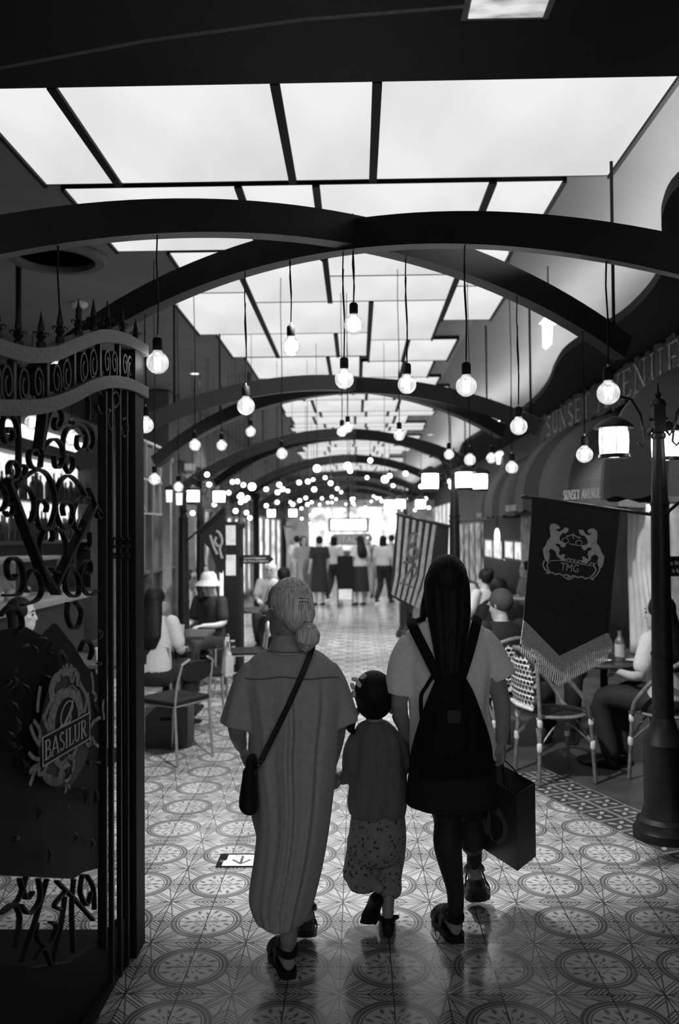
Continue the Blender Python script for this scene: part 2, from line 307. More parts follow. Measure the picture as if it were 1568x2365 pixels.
for (x0, x1, y0, y1), lb in zip(P, LB):
    c = V(((x0 + x1) / 2, (y0 + y1) / 2, CZ)); t = thing('ceiling_light_panel', lb, 'ceiling light', c, 0, 'luminous ceiling panels'); a, b = (x1 - x0) / 2, (y1 - y0) / 2
    MB().bb(-a + .024, a - .024, -b + .012, b - .012, -.01, .02).build('diffuser', emat('frosted_panel', PANEL_E, .22, .9, (1, .35, 1)), t, False)
    f = MB()
    for s in (-1, 1): f.bb(s * (a - .012) - .012, s * (a - .012) + .012, -b, b, -.03, .03); f.bb(-a, a, s * (b - .006) - .006, s * (b - .006) + .006, -.012, .03)
    f.build('frame', black, t, False)
# right bulkhead with its wavy edge; a light cove washes the ceiling above it
we = [(3.2, 2.9), (1.75, 3.6), (1.55, 4.15), (1.60, 4.6), (1.78, 5.1), (1.95, 5.6), (2.05, 6.2), (2.08, 6.9), (2.0, 7.5), (1.95, 8.2), (2.03, 9.0), (2.18, 10.0), (2.28, 11.2), (2.3, 12.4), (2.24, 13.8), (2.1, 15.2), (2.05, 17), (2.2, 19), (2.25, 21), (2.1, 24), (2.1, 30), (2.1, 40)]
def smoothpl(p, n=6):
    out = []
    for i in range(len(p) - 1):
        p0 = p[max(i - 1, 0)]; p1 = p[i]; p2 = p[i + 1]; p3 = p[min(i + 2, len(p) - 1)]
        for k in range(n):
            t = k / n; out.append(tuple(.5 * ((2 * b) + (-a + c) * t + (2 * a - 5 * b + 4 * c - d) * t * t + (-a + 3 * b - 3 * c + d) * t ** 3) for a, b, c, d in zip(p0, p1, p2, p3)))
    return out + [tuple(p[-1])]
ws = smoothpl(we); bk = MB(); bkm = mat('bulkhead', .012, .7, spec=.2)
for i in range(len(ws) - 1):
    (xa, ya), (xb, yb) = ws[i], ws[i + 1]
    xa += .035; xb += .035
    for z0, z1, inset in ((3.37, 3.44, 0),):
        bk.add([(xa, ya, z0), (xb, yb, z0), (4.6, yb, z0), (4.6, ya, z0), (xa, ya, z1), (xb, yb, z1), (4.6, yb, z1), (4.6, ya, z1)], [(0, 1, 2, 3), (7, 6, 5, 4), (0, 4, 5, 1), (1, 5, 6, 2), (2, 6, 7, 3), (3, 7, 4, 0)])
tag(bk.build('trim_2', bkm, None, False), kind='structure')
cv = MB()
for i in range(6, len(ws) - 1, 1):
    (xa, ya), (xb, yb) = ws[i], ws[i + 1]; cv.bar((xa + .22, ya, 3.50), (xb + .22, yb, 3.50), .06, .03)
tag(cv.build('cove_light', emat('cove_tube', COVE_E), None, False), 'glowing light line hidden behind the wavy edge of the right bulkhead', 'cove light')
# left ceiling ring and detector
t = thing('ceiling_ring', 'round recessed ring in the dark ceiling upper left', 'ceiling ring', atz(131, 590, CZ + .03))
MB().lathe([(.30, -.001), (.30, -.05), (.37, -.05), (.40, -.02), (.40, -.001)], seg=40).build('moulding', mat('ring_paint', .10, .7), t)
t = thing('smoke_detector', 'small pale smoke detector above the gate spikes', 'detector', atz(182, 700, CZ + .03))
MB().lathe([(.085, 0), (.085, -.02), (.06, -.045), (.0, -.05)], seg=20).build('housing', mat('pale_plastic', .6), t)
MB().lathe([(.03, -.05), (.03, -.10), (0, -.105)], seg=12).build('sensor', black, t)
# ------------------------------------------------------------------ crossing arched beams, bay by bay
BAYS = [4.2 + 4.35 * k for k in range(7)]
HA, RA = 1.385, 4.677; SL = .615; LL = math.sqrt(1 + SL * SL)
def arch_pt(kind, k, X):
    xc = .008 if kind == 'A' else -.317; sg = 1 if kind == 'A' else -1
    return V((X, BAYS[k] + sg * SL * X, 1.70 + HA - (RA - math.sqrt(RA * RA - ((X - xc) * LL) ** 2))))
bw = ['first', 'second', 'third', 'fourth', 'fifth', 'sixth', 'seventh']
for k in range(7):
    for kind in 'AB':
        rings = []; sg = 1 if kind == 'A' else -1; d = V((1, sg * SL, 0)).normalized(); nrm = V((-d.y, d.x, 0)); xc = .008 if kind == 'A' else -.317
        for i in range(49):
            X = -2.3 + 3.87 * i / 48; p = arch_pt(kind, k, X); s_ = (X - xc) * LL / RA; up = (V((0, 0, 1)) * math.sqrt(1 - s_ * s_) + d * s_)
            dz = 0 if kind == 'A' else -.003
            rings.append([p + nrm * .045, p - nrm * .045, p - nrm * .045 + up * .145, p + nrm * .045 + up * .145])
            rings[-1] = [q + V((0, 0, dz)) for q in rings[-1]]
        ob = MB().loft(rings).build('arched_beam', beamm, None, True)
        tag(ob, ('arched wooden beam of the %s crossing pair, nearer at its %s end' % (bw[k], 'left' if kind == 'A' else 'right')), 'beam', 'arched ceiling beams')
# hanger rods between ceiling and beams
hr = [(35, 3.6, 'A', 0, -1.55), (1417, 4.6, 'B', 0, 1.33)]
rods = [('B', 0, 1.36), ('A', 0, 1.53), ('B', 1, -1.5), ('A', 1, 1.42), ('B', 1, 1.53), ('A', 1, -1.6), ('A', 2, 1.5), ('B', 2, -1.5), ('A', 2, -1.5), ('B', 2, 1.5)]
for kind, k, X in rods:
    p = arch_pt(kind, k, X); m = MB().tube([p + V((0, 0, .1)), V((p.x, p.y, CZ + .03))], .010, 8)
    tag(m.build('hanger_rod', black), 'black hanger rod at the %s end of the %s pair, beam nearer on the %s' % ('left' if X < 0 else 'right', bw[k], 'left' if kind == 'A' else 'right'), 'rod', 'beam hanger rods')
tag(MB().tube([(-2.76, 7.0, 2.15), (-2.76, 7.0, CZ + .03)], .022, 10).build('hanger_rod', black), 'thick black rod hanging from the ceiling above the gate at the far left', 'rod')
# ------------------------------------------------------------------ pendant bulbs
glassm = bpy.data.materials.new('bulb_glass'); glassm.use_nodes = True; N, L, M = nodekit(glassm); N.remove(N['Principled BSDF'])
tr = N.new('ShaderNodeBsdfTransparent'); tl = N.new('ShaderNodeBsdfTranslucent'); gs = N.new('ShaderNodeBsdfGlossy'); gs.inputs['Roughness'].default_value = .05
fr = N.new('ShaderNodeFresnel'); fr.inputs[0].default_value = 1.4; nz = N.new('ShaderNodeTexNoise'); nz.inputs['Scale'].default_value = 40
tc = N.new('ShaderNodeTexCoord'); L.new(tc.outputs['Object'], nz.inputs[0])
m1 = N.new('ShaderNodeMixShader'); L.new(M('MULTIPLY', nz.outputs[0], .32), m1.inputs[0]); L.new(tr.outputs[0], m1.inputs[1]); L.new(tl.outputs[0], m1.inputs[2])
m2 = N.new('ShaderNodeMixShader'); L.new(fr.outputs[0], m2.inputs[0]); L.new(m1.outputs[0], m2.inputs[1]); L.new(gs.outputs[0], m2.inputs[2]); L.new(m2.outputs[0], N['Material Output'].inputs[0])
tl.inputs[0].default_value = (.9, .9, .9, 1)
def bulb_protos():
    t = thing('pendant_bulb', 'x', 'pendant bulb', (0, 0, 0))
    sh = [(.0, -.0475)] + [(.0475 * math.cos(R_(a)), .0475 * math.sin(R_(a))) for a in range(-80, 61, 10)] + [(.018, .05), (.0165, .062)]
    MB().lathe(sh, seg=24).build('glass', glassm, t)
    fi = MB()
    fi.tube([V((.012 * math.cos(a), .012 * math.sin(a), (-.022 if i % 2 else .022))) for i, a in enumerate([k * PI / 4 for k in range(9)])], .0042, 6)
    fi.build('filament', emat('filament', BULB_E * 6), t)
    MB().lathe([(.0185, .052), (.021, .058), (.021, .098), (.016, .106), (.006, .108)], seg=16).build('socket', black, t)
    MB().tube([(0, 0, .105), (0, 0, .118)], .005, 8).build('cord_grip', brass, t)
    return t
bp0 = bulb_protos(); first = [True]
farg = emat('bulb_glow', BULB_E)
def bulb(p, topz, label, group, far=False, sc=1.0):
    p = V(p)
    if far:
        t = thing('pendant_bulb', label, 'pendant bulb', p, 0, group)
        if 'far' not in MATS:
            a = MB().sphere((0, 0, 0), .038, 10, 7).build('glass', farg, t); b = MB().lathe([(.016, .045), (.018, .09), (.004, .1)], seg=8).build('socket', black, t); MATS['far'] = (a, b)
        else:
            for q in MATS['far']:
                c = q.copy(); COL.objects.link(c); c.parent = t
    elif first[0]: t = bp0; first[0] = False; t.location = p; t['label'] = label; t['group'] = group
    else: t = dup(bp0, p, 0, label, group)
    if topz > p.z + .12:
        wob = .004 if not far else 0
        MB().tube([(0, 0, .11), (wob, 0, (topz - p.z) * .5), (-wob, 0, (topz - p.z) * .8), (0, 0, topz - p.z)], .0035, 5, False).build('cord', black, t)
    t.scale = (sc,) * 3 if sc != 1 else (1, 1, 1)
    return t
# nearest bulbs: (pixel x, pixel y, depth, cord top, label)
nb = [(364, 838, 3.97, None, 'round clear bulb just right of the gate end, hanging from the left beam'),
      (672, 800, 4.35, None, 'round clear bulb against the glowing panels, left of the centre pair'),
      (817, 750, 4.60, None, 'highest hanging round bulb, in the very centre of the glowing ceiling'),
      (795, 876, 4.20, None, 'round bulb hanging lowest of the centre bulbs, below the highest one'),
      (940, 888, 4.35, None, 'round bulb right of centre, in front of the second pair of beams'),
      (1077, 892, 3.90, None, 'large round bulb right of centre against the grey ceiling slope'),
      (1198, 985, 4.50, None, 'round bulb beside the end of the white cove light'),
      (1405, 908, 3.45, None, 'largest round bulb, at the right just above the street lantern'),
      (1350, 1050, 4.75, None, 'round bulb hanging low in front of the nearest striped awning'),
      (568, 938, 4.30, None, 'round bulb low on the left, right of the gate over the diners'),
      (135, 862, 3.48, None, 'round bulb glowing behind the upper scroll band of the gate'),
      (75, 975, 5.10, None, 'round bulb seen through the gate at the far left, before the lit cove'),
      (165, 1012, 5.0, None, 'round bulb behind the gate scrolls near the bar shelves'),
      (336, 982, 4.9, None, 'round bulb half hidden by the gate end post'),
      (450, 1028, 7.0, None, 'small round bulb left, above the shop windows, first of the second bay'),
      (512, 1029, 8.2, None, 'small round bulb beside the first one of the second bay'),
      (579, 997, 7.6, None, 'small round bulb in the grey ceiling under the second left beam'),
      (651, 1048, 7.4, None, 'small round bulb under the lower left of the second beams'),
      (790, 997, 7.9, None, 'left one of two small bulbs close together in the centre'),
      (803, 988, 7.9, None, 'right one of two small bulbs close together in the centre'),
      (922, 1005, 7.2, None, 'small round bulb right of centre under the second beams'),
      (1085, 1062, 7.0, None, 'small round bulb in front of the triple lantern'),
      (1037, 1050, 8.3, None, 'small round bulb just above the left lantern of the triple lamp'),
      (1135, 1058, 7.6, None, 'small round bulb right of the triple lantern'),
      (1182, 1080, 6.6, None, 'small round bulb in front of the second striped awning'),
      (357, 1107, 7.0, None, 'round bulb before the tall lattice window at the left'),
      (412, 1125, 8.2, None, 'round bulb above the small lantern of the left lamp post')]
for px, py, Y, tz, lb in nb:
    p = at(px, py, Y); tz = 3.3 if Y < 5.5 else 3.2
    # cord reaches the beam overhead
    best = None
    for kind in 'AB':
        for k in (0, 1):
            if -2.28 < p.x < 1.56:
                q = arch_pt(kind, k, p.x)
                if best is None or abs(q.y - p.y) < abs(best.y - p.y): best = q
    if best is not None and abs(best.y - p.y) < .5: p = at(px, py, best.y); tz = best.z + .01
    else: tz = CZ + .03
    bulb(p, tz, lb, 'round pendant bulbs')
random.seed(11)
for k in range(2, 7):
    for kind in 'AB':
        for xi, X in enumerate((-1.6, -1.1, -.62, -.1, .5, 1.0, 1.5) if kind == 'A' else (-1.45, -.9, -.4, .2, .7, 1.3)):
            q = arch_pt(kind, k, X); bulb((q.x, q.y, q.z - random.uniform(.25, .75)), q.z + .01, 'small bulb on the %s beams, %s from left, on the beam nearer %s' % (bw[k], NTH[xi], 'left' if kind == 'A' else 'right'), 'pendant bulbs far down the arcade', True)
random.seed(5)
for ni, (px, py, Y) in enumerate(sorted([(478, 1096, 11), (483, 1119, 11), (495, 1165, 12), (528, 1138, 12), (544, 1180, 11), (548, 1112, 12), (553, 1147, 12), (562, 1120, 11.5), (566, 1155, 12), (569, 1184, 12), (577, 1196, 12), (582, 1124, 9.5), (615, 1168, 13), (640, 1160, 13), (676, 1165, 13), (463, 1191, 12), (464, 1200, 12), (537, 1113, 12), (572, 1150, 12), (556, 1160, 12), (445, 1185, 11), (641, 1137, 11), (653, 1130, 11), (711, 1112, 11), (732, 1082, 10), (803, 1076, 10), (889, 1107, 10), (706, 1150, 15), (710, 1165, 15), (735, 1182, 17), (720, 1190, 17)])):
    so = tag(MB().sphere((0, 0, 0), .033 if Y > 10.5 else .045, 10, 7).build('string_light_bulb', farg), 'small glowing globe of the light strings on the left shopfronts, %s from the left' % NTH[ni], 'light bulb', 'globes of the light strings')
    so.location = q = at(px, py, Y); MB().tube([(0, 0, .03), (0, 0, (2.91 if q.x < -2.85 and q.z < 2.8 else CZ + .03) - q.z)], .003, 5, False).build('cord', black, so)
def rayplane(px, py, o, n):
    d = CR @ V(((px - 784) / F, -(py - 1182.5) / F, -1)); c = V((0, 0, 1.70)); return c + d * ((V(o) - c).dot(V(n)) / d.dot(V(n)))
def pxf3(o, n):
    o, n = V(o), V(n).normalized()
    if n.dot(V((0, 0, 1.7)) - o) < 0: n = -n
    return lambda a, b, c: rayplane(a, b, o, n) + n * c
# ------------------------------------------------------------------ recessed downlights of the side ceilings
dlm = emat('downlight_lens', 3.0)
def downlight(p, label, energy, size=R_(105), rx=0):
    t = thing('downlight', label, 'downlight', p, 0, 'recessed downlights')
    MB().lathe([(.075, 0), (.085, -.012), (.06, -.014), (.06, -.004), (0, -.004)], seg=20).build('rim', mat('pale_plastic', .6), t)
    MB().lathe([(.058, -.006), (0, -.0065)], seg=20).build('lens', dlm, t)
    l = bpy.data.lights.new('downlight', 'SPOT'); l.energy = energy; l.spot_size = size; l.spot_blend = .6; l.shadow_soft_size = .06
    lo = bpy.data.objects.new('spot', l); COL.objects.link(lo); lo.parent = t; lo.location = (0, 0, -.03); lo.rotation_euler = (rx, 0, 0)
DE = 130
for p, e, lb in [((-2.25, 8.6, 3.93), DE, 'downlight in the left ceiling above the seated diners'), ((-2.25, 12.0, 3.93), DE, 'downlight in the left ceiling far down the arcade'), ((-2.25, 16, 3.93), DE, 'downlight in the left ceiling near the string lights'),
                 ((1.75, 15.5, 3.93), 40, 'downlight far right over the standing people'), ((1.7, 20, 3.93), DE, 'downlight at the far end right'), ((-2.0, 21, 3.93), DE, 'downlight at the far end left')]: downlight(p, lb, e)
# unseen spots added behind the beam crossings to brighten the floor
for k, e in enumerate((440, 520, 480, 260, 260, 260, 260)):
    q = V((-.16, BAYS[k] + .16, 1.70 + HA + .10)); t = thing('added_spotlight', 'added black spot lamp behind the crossing of the %s pair of beams' % bw[k], 'added_spotlight', q, 0, 'added beam spots')
    MB().tube([(0, 0, -.02), (0, .03, -.08)], .028, 12).tube([(0, 0, 0), (0, 0, .12)], .008, 6).build('housing', black, t)
    l = bpy.data.lights.new('added_spotlight', 'SPOT'); l.energy = e; l.spot_size = R_(100 if k == 0 else 118); l.spot_blend = .8 if k else .45; l.shadow_soft_size = .05; lo = bpy.data.objects.new('spot', l); COL.objects.link(lo); lo.parent = t; lo.location = (0, .04, -.125); lo.rotation_euler = (R_(32 if k == 0 else 22), 0, 0)
# ------------------------------------------------------------------ street lamps with lanterns
polem = mat('lamp_iron', .012, .42, .3, 20, .05, spec=.25); lgl = emat('lantern_glass', LANTERN_E)
def lamp_post(x, y, label, angs, H=2.42, scale=1.0, group='arcade street lamps', lanterns=True):
    t = thing('street_lamp', label, 'street lamp', (x, y, 0), 0, group)
    MB().lathe([(.17, 0), (.17, .05), (.155, .07), (.15, .10), (.125, .12), (.118, .15), (.108, .18), (.108, .50), (.115, .52), (.10, .55), (.075, .60), (.06, .66)], seg=8 * 3).build('base', polem, t)
    MB().lathe([(.058, .60), (.056, 1.0), (.06, 1.0), (.06, 1.02), (.055, 1.02), (.048, 1.78), (.053, 1.785), (.053, 1.80), (.047, 1.80), (.047, 1.83), (.052, 1.835), (.052, 1.85), (.045, 1.85), (.031, H - .22), (.04, H - .21), (.04, H - .19), (.03, H - .18)], seg=20).build('pole', polem, t)
    h = MB().bb(-.032, .032, -.032, .032, H - .18, H - .02); h.lathe([(.05, H - .03), (.03, H), (.012, H + .01), (.02, H + .03), (.008, H + .05), (.003, H + .10)], seg=12)
    h.build('head', polem, t, bevel=.004)
    for a in (angs if lanterns else ()):
        d = V((math.cos(R_(a)), math.sin(R_(a)), 0)); q = d * .25 + V((0, 0, H - .13)); sd = V((-d.y, d.x, 0))
        am = MB(); am.tube([d * .03 + V((0, 0, H - .16)), d * .06 + V((0, 0, H - .20)), d * .085 + V((0, 0, H - .16)), d * .10 + V((0, 0, H - .08)), d * .15 + V((0, 0, H + .005)), d * .21 + V((0, 0, H + .02)), d * .25 + V((0, 0, H + .0))], .0085, 7)
        am.tube([d * .085 + V((0, 0, H - .16)), d * .075 + V((0, 0, H - .235)), d * .095 + V((0, 0, H - .26)), d * .115 + V((0, 0, H - .24))], .007, 6); am.sphere(d * .045 + V((0, 0, H - .11)), .012)
        am.build('arm', polem, t)
        lt = MB().lathe([(.0, .045), (.02, .04), (.035, .03), (.075, .012), (.108, -.015), (.112, -.028), (.098, -.03), (.09, -.022)], q, 20).build('lantern_roof', polem, t)
        MB().lathe([(.078, -.03), (.080, -.10), (.076, -.175)], q, 20).build('lantern_glass', lgl, t)
        fr = MB()
        for k in range(6):
            e = V((math.cos(k * PI / 3 + .4), math.sin(k * PI / 3 + .4), 0)) * .081; fr.tube([q + e + V((0, 0, -.03)), q + e * .96 + V((0, 0, -.18))], .0028, 5)
        fr.lathe([(.084, -.172), (.086, -.19), (.076, -.194), (.074, -.178)], q, 20); fr.build('lantern_frame', polem, t)
        MB().lathe([(.073, -.183), (.0, -.190)], q, 20).build('lantern_base_glass', lgl, t)
    return t
L1 = at(1532, 1700, 4.85)
lamp_post(L1.x, L1.y, 'tall black street lamp in the right foreground with glowing lanterns', (182, 62, -35))
L2 = at(1049, 1150, 8.3); lamp_post(L2.x, L2.y, 'street lamp behind the long-haired woman with three bright lanterns', (200, -75, 10), 2.40)
L3 = at(935, 1165, 14); lamp_post(L3.x, L3.y, 'small far street lamp above the striped flag', (180, 0, 250), 2.36)
L4 = at(424, 1300, 8.7); lamp_post(L4.x, L4.y, 'street lamp at the left cafe holding the dark pennant', (215, 262, 90), 2.12, lanterns=False)
_t = [o for o in COL.objects if o.get('label', '').startswith('street lamp at the left cafe')][0]
for dx, dz in ((-.13, .03), (-.03, 0)):
    q = V((dx, -.06, 2.10 + dz)); MB().lathe([(.0, .05), (.045, .03), (.05, .0), (.04, 0)], q, 10).build('lantern_roof', polem, _t); MB().lathe([(.034, 0), (.03, -.12), (.0, -.12)], q, 8).build('lantern_glass', emat('dim_lantern', 1.2), _t)
    MB().tube([q + V((0, 0, .05)), (0, 0, 2.17)], .006, 6).build('arm', polem, _t)
L5 = at(462, 1200, 11.3); lamp_post(L5.x, L5.y, 'street lamp behind the left pennant with a bright square lantern', (260, 120, 0), 2.40)
L6 = at(655, 1200, 17); lamp_post(L6.x, L6.y, 'thin far street lamp on the left near the standing people', (200, 320), 2.3)
# ------------------------------------------------------------------ fringed banner on the foreground lamp
bo, be = at(1228, 1150, 4.45), at(1502, 1188, 4.80); bn = (be - bo).cross(V((0, 0, 1))).normalized(); f3 = pxf3(bo, bn)
t = thing('hanging_banner', 'dark banner with a pale crest of two beasts and lace fringe', 'banner', bo)
def kid(mb, name, m, par, **k):     # build in world space, then parent to a thing standing at its base
    o = mb.build(name, m, par, **k)
    base = par
    while base.parent is not None: base = base.parent
    if par.type == 'EMPTY': o.matrix_parent_inverse = (Matrix.Translation(par.location) @ par.rotation_euler.to_matrix().to_4x4()).inverted()
    return o
kid(MB().tube([bo + V((-.02, 0, .004)), be], .0095, 10).tube([bo + V((-.045, 0, .004)), bo + V((-.02, 0, .004))], .013, 8), 'pole', mat('pole_gloss', .05, .2), t)
clothm = mat('banner_cloth', .028, .8, .2, 40, .05)
kid(MB().prism([(1230, 1152), (1432, 1180), (1424, 1260), (1414, 1360), (1406, 1462), (1291, 1516), (1209, 1432), (1218, 1330), (1225, 1240)], f3, -.006), 'cloth', clothm, t, smooth=False)
lace = mat('lace', .55, .9, .45, 160, .6)
lc = MB().prism([(1208, 1432), (1222, 1444), (1291, 1515), (1400, 1462), (1407, 1464), (1410, 1490), (1360, 1505), (1292, 1548), (1238, 1500), (1201, 1488)], f3, .004)
for i in range(44):
    tt = i / 43; x = 1204 + 206 * tt; ytop = 1485 + (tt / .42 * 60 if tt < .42 else 60 - (tt - .42) / .58 * 62); x2 = x + 1; ln = 38 if .15 < tt < .97 else 22
    lc.tube([f3(x, ytop - 6, .003), f3(x + 1.5, ytop + ln * .5, .006), f3(x, ytop + ln, .003)], .0042, 5)
kid(lc, 'fringe', lace, t)
cr = mat('crest_print', .62, .8, .2, 60); crd = mat('crest_print_dim', .05, .8, .3, 60); cl = lambda pts: [(1200 + a / 5.6, 1180 + b / 5.6) for a, b in pts]
Lb = [(395, 180), (440, 160), (490, 180), (520, 215), (500, 240), (465, 220), (480, 255), (515, 272), (560, 240), (575, 215), (630, 225), (625, 265), (590, 292), (560, 282), (518, 325), (512, 370), (540, 400), (590, 420), (595, 450), (560, 475), (530, 462), (522, 432), (470, 418), (460, 440), (500, 470), (515, 510), (500, 555), (522, 578), (560, 556), (590, 570), (572, 598), (600, 635), (545, 642), (505, 605), (478, 580), (466, 530), (430, 500), (398, 492), (370, 520), (388, 560), (384, 620), (352, 660), (322, 622), (308, 560), (298, 490), (338, 440), (360, 380), (400, 340), (388, 240)]
Rb = [(1392 - a, b + (697 - a) * 2 * .125 - 0) for a, b in Lb]
em = MB().prism(cl(Lb), f3, .0015); em.prism(cl(list(reversed(Rb))), f3, .0015)
sc_ = lambda pts, w: em.ribbon(cl(pts), w / 5.6, 0.0004, .0016, f3)
for c in [(590, 385, 42, 36), (765, 415, 42, 36)]: sc_([(c[0] + c[2] * math.cos(a * .5), c[1] + c[3] * math.sin(a * .5)) for a in range(13)], 9)
sc_([(600, 330), (650, 320), (690, 300), (730, 335), (790, 350)], 14); sc_([(690, 300), (688, 345), (700, 360)], 12); sc_([(640, 425), (720, 440)], 12)
for i in range(9): sc_([(530 + i * 52, 600 + i * 9 + 14 * math.sin(i * 2)), (556 + i * 50, 628 + i * 9), (570 + i * 52, 600 + i * 9)], 13)
sc_([(385, 645), (520, 640), (700, 668), (930, 712)], 10)
for pl in ([(320, 640), (300, 700), (330, 760), (375, 790)], [(380, 650), (355, 700), (370, 760), (400, 800)], [(1030, 680), (1030, 760), (990, 830), (930, 880)], [(945, 700), (985, 760), (950, 820), (900, 870)]): sc_(smoothpl(pl, 4), 16)
sc_([(340 + i * 20, 795 + 20 * i * .14 + 10 * math.sin(i * 1.3)) for i in range(32)], 16)
for i in range(6): sc_([(560 + i * 32, 850 + 12 * math.sin(i * 2)), (600 + i * 15, 900 - abs(i - 2.5) * 12)], 12)
kid(em, 'crest', cr, t, smooth=False)
def f3txt(cx, cy, slope=.137, n=.0025):
    o = f3(cx, cy, 0); ax = (f3(cx + 10, cy + 10 * slope, 0) - o).normalized(); az = (o - f3(cx - 1.2, cy + 10, 0)).normalized(); return lambda a, b, c: o + ax * a + az * b + (V((0, 0, 1.7)) - o).normalized() * (c + n)
m_ = MB(); put_text(m_, 'TMG', .058, f3txt(1316, 1312)); kid(m_, 'lettering', cr, t, smooth=False)
m_ = MB(); put_text(m_, '(주) 더움씨푸드', .048, f3txt(1306, 1380)); put_text(m_, 'LOTTE WORLD TOWER', .033, f3txt(1306, 1410), sx=1.05); put_text(m_, 'BARLOK SUNSET AVE', .033, f3txt(1306, 1424)); kid(m_, 'small_lettering', crd, t, smooth=False)
tag(MB().tube([at(1528, 1195, 4.83), at(1592, 1140, 4.6)], .009, 8).build('flag_pole', black), 'bare black flag pole rising to the right edge from the foreground lamp', 'flag pole')
# ------------------------------------------------------------------ striped flag behind the long-haired woman
fo, fe = at(917, 1187, 7.7), at(1040, 1216, 8.25); fn = (fe - fo).cross(V((0, 0, 1))).normalized(); f3 = pxf3(fo, fn)
t = thing('striped_flag', 'striped flag hanging on a slanted pole behind the long-haired woman', 'flag', fo)
kid(MB().tube([fo, fe], .014, 8), 'pole', mat('pole_gloss', .05, .2), t)
kid(MB().prism([(920, 1190), (1012, 1212), (985, 1330), (950, 1418), (925, 1390), (907, 1378), (905, 1350), (912, 1260)], f3, -.01).prism([(1012, 1212), (1037, 1217), (1034, 1300), (1020, 1380), (985, 1330)], f3, -.01), 'cloth', mat('flag_dark', .025, .85), t, smooth=False)
st = MB()
for i in range(6):
    x = 922 + i * 15.5; st.prism([(x, 1193 + i * 3.6), (x + 7, 1195 + i * 3.6), (x - 3 - i * 1.2, 1330), (x - 12 - i * 4.2, 1376 + i * 6), (x - 18 - i * 4.2, 1372 + i * 6), (x - 10 - i * 1.6, 1330)], f3, .003)
kid(st, 'stripes', mat('flag_pale', .42, .85, .2), t, smooth=False)
fg = MB()
for pl, w in (([(942, 1262), (956, 1252), (962, 1236), (952, 1232), (946, 1242), (942, 1262)], 6), ([(930, 1300), (948, 1296), (962, 1276), (954, 1262), (940, 1270), (946, 1292), (958, 1304)], 7), ([(958, 1300), (944, 1320), (930, 1344)], 6), ([(950, 1300), (962, 1318), (948, 1340)], 6), ([(918, 1346), (930, 1348), (944, 1352), (952, 1358)], 4), ([(970, 1264), (962, 1290), (946, 1286)], 5)): fg.ribbon(smoothpl(pl, 4), w, .002, .005, f3)
kid(fg, 'crest', mat('flag_crest', .13, .85, .4, 60), t, smooth=False)
# ------------------------------------------------------------------ left pennants
def pennant(lab, poly, a, b, Ya, Yb, cm, em_pts=None):
    o, e = at(*a, Ya), at(*b, Yb); n = (e - o).cross(V((0, 0, 1))).normalized(); g = pxf3(o, n); t = thing('pennant', lab, 'pennant', o)
    kid(MB().tube([o, e], .011, 8), 'pole', mat('pole_gloss', .05, .2), t); kid(MB().prism(poly, g, -.008), 'cloth', cm, t, smooth=False)
    if em_pts:
        q = MB()
        for p in em_pts: q.ribbon(smoothpl(p, 4), 5, .001, .004, g)
        kid(q, 'crest', cr, t, smooth=False)
pennant('dark pennant draped from a slanted pole at the left cafe', [(454, 1232), (519, 1170), (521, 1290), (512, 1325), (503, 1318), (484, 1268)], (427, 1253), (520, 1170), 8.7, 8.2, clothm, [[(486, 1236), (494, 1262), (502, 1280)], [(500, 1226), (508, 1232), (514, 1250), (508, 1268), (514, 1290)], [(500, 1240), (497, 1252), (505, 1262)]])
pennant('small white pennant far off at the left', [(656, 1216), (672, 1218), (669, 1252), (662, 1262)], (654, 1215), (674, 1217), 16.8, 16.6, mat('flag_pale', .42))
# ------------------------------------------------------------------ wrought iron gate leaf
GO = V((-.905, 3.63, 0)); GU = V((-.075, -1, 0)).normalized(); GN = V((1, -.075, 0)).normalized()
def g2(px, py): p = rayplane(px, py, GO, GN); return ((p - GO).dot(GU), p.z)
gf = lambda u, z, c: GO + GU * u + V((0, 0, z)) + GN * c
gate = thing('iron_gate', 'black wrought iron gate leaf with scrolls, spikes and tea crest', 'gate', GO)
def gk(mb, name, m=iron, **k): return kid(mb, name, m, gate, **k)
def grib(pts, name='scroll', t=.0075, w=.017, m=iron, sm=5):
    q = [g2(*p) for p in pts]; q = smoothpl(q, sm) if sm else q
    mb = MB(); mb.ribbon(q, t, -w / 2, w / 2, gf); o = gk(mb, name, m); return o
top = [(-220, 740), (-90, 776), (0, 808), (60, 821), (115, 816), (165, 795), (210, 779), (240, 776), (275, 783), (305, 797), (329, 812)]
low = [(-220, 925), (-90, 940), (0, 942), (60, 941), (110, 932), (160, 912), (205, 890), (245, 882), (280, 886), (305, 895), (329, 908)]
grib(top, 'top_rail', .046, .055, ironlit); grib(low, 'second_rail', .046, .055, ironlit)
us = lambda px: g2(px, 1500)[0]
def zat(line, u):
    q = sorted(g2(*p) for p in line)
    for (a, za), (b, zb) in zip(q, q[1:]):
        if a <= u <= b: return za + (zb - za) * (u - a) / (b - a)
    return q[0][1] if u < q[0][0] else q[-1][1]
u0 = us(302); u1 = us(328); zt = zat(top, 0)
gk(MB().box(gf((u0 + u1) / 2, zt / 2 + .01, -.02), (.07, u0 - u1, zt + .02), Matrix.Rotation(math.atan2(-GU.x, -GU.y) if False else 0, 3, 'Z')), 'end_post', black, smooth=False, bevel=.004)
ue = us(-190)
gk(MB().box(gf(ue, 1.15, -.02), (.08, .06, 2.3)), 'hinge_post', black, smooth=False)
for px in (27, 105, 168, 228, 273): 
    u = us(px); z0, z1 = zat(low, u), zat(top, u); gk(MB().box(gf(u, (z0 + z1) / 2, 0), (.02, .02, z1 - z0 - .03)), 'upright', iron, smooth=False)
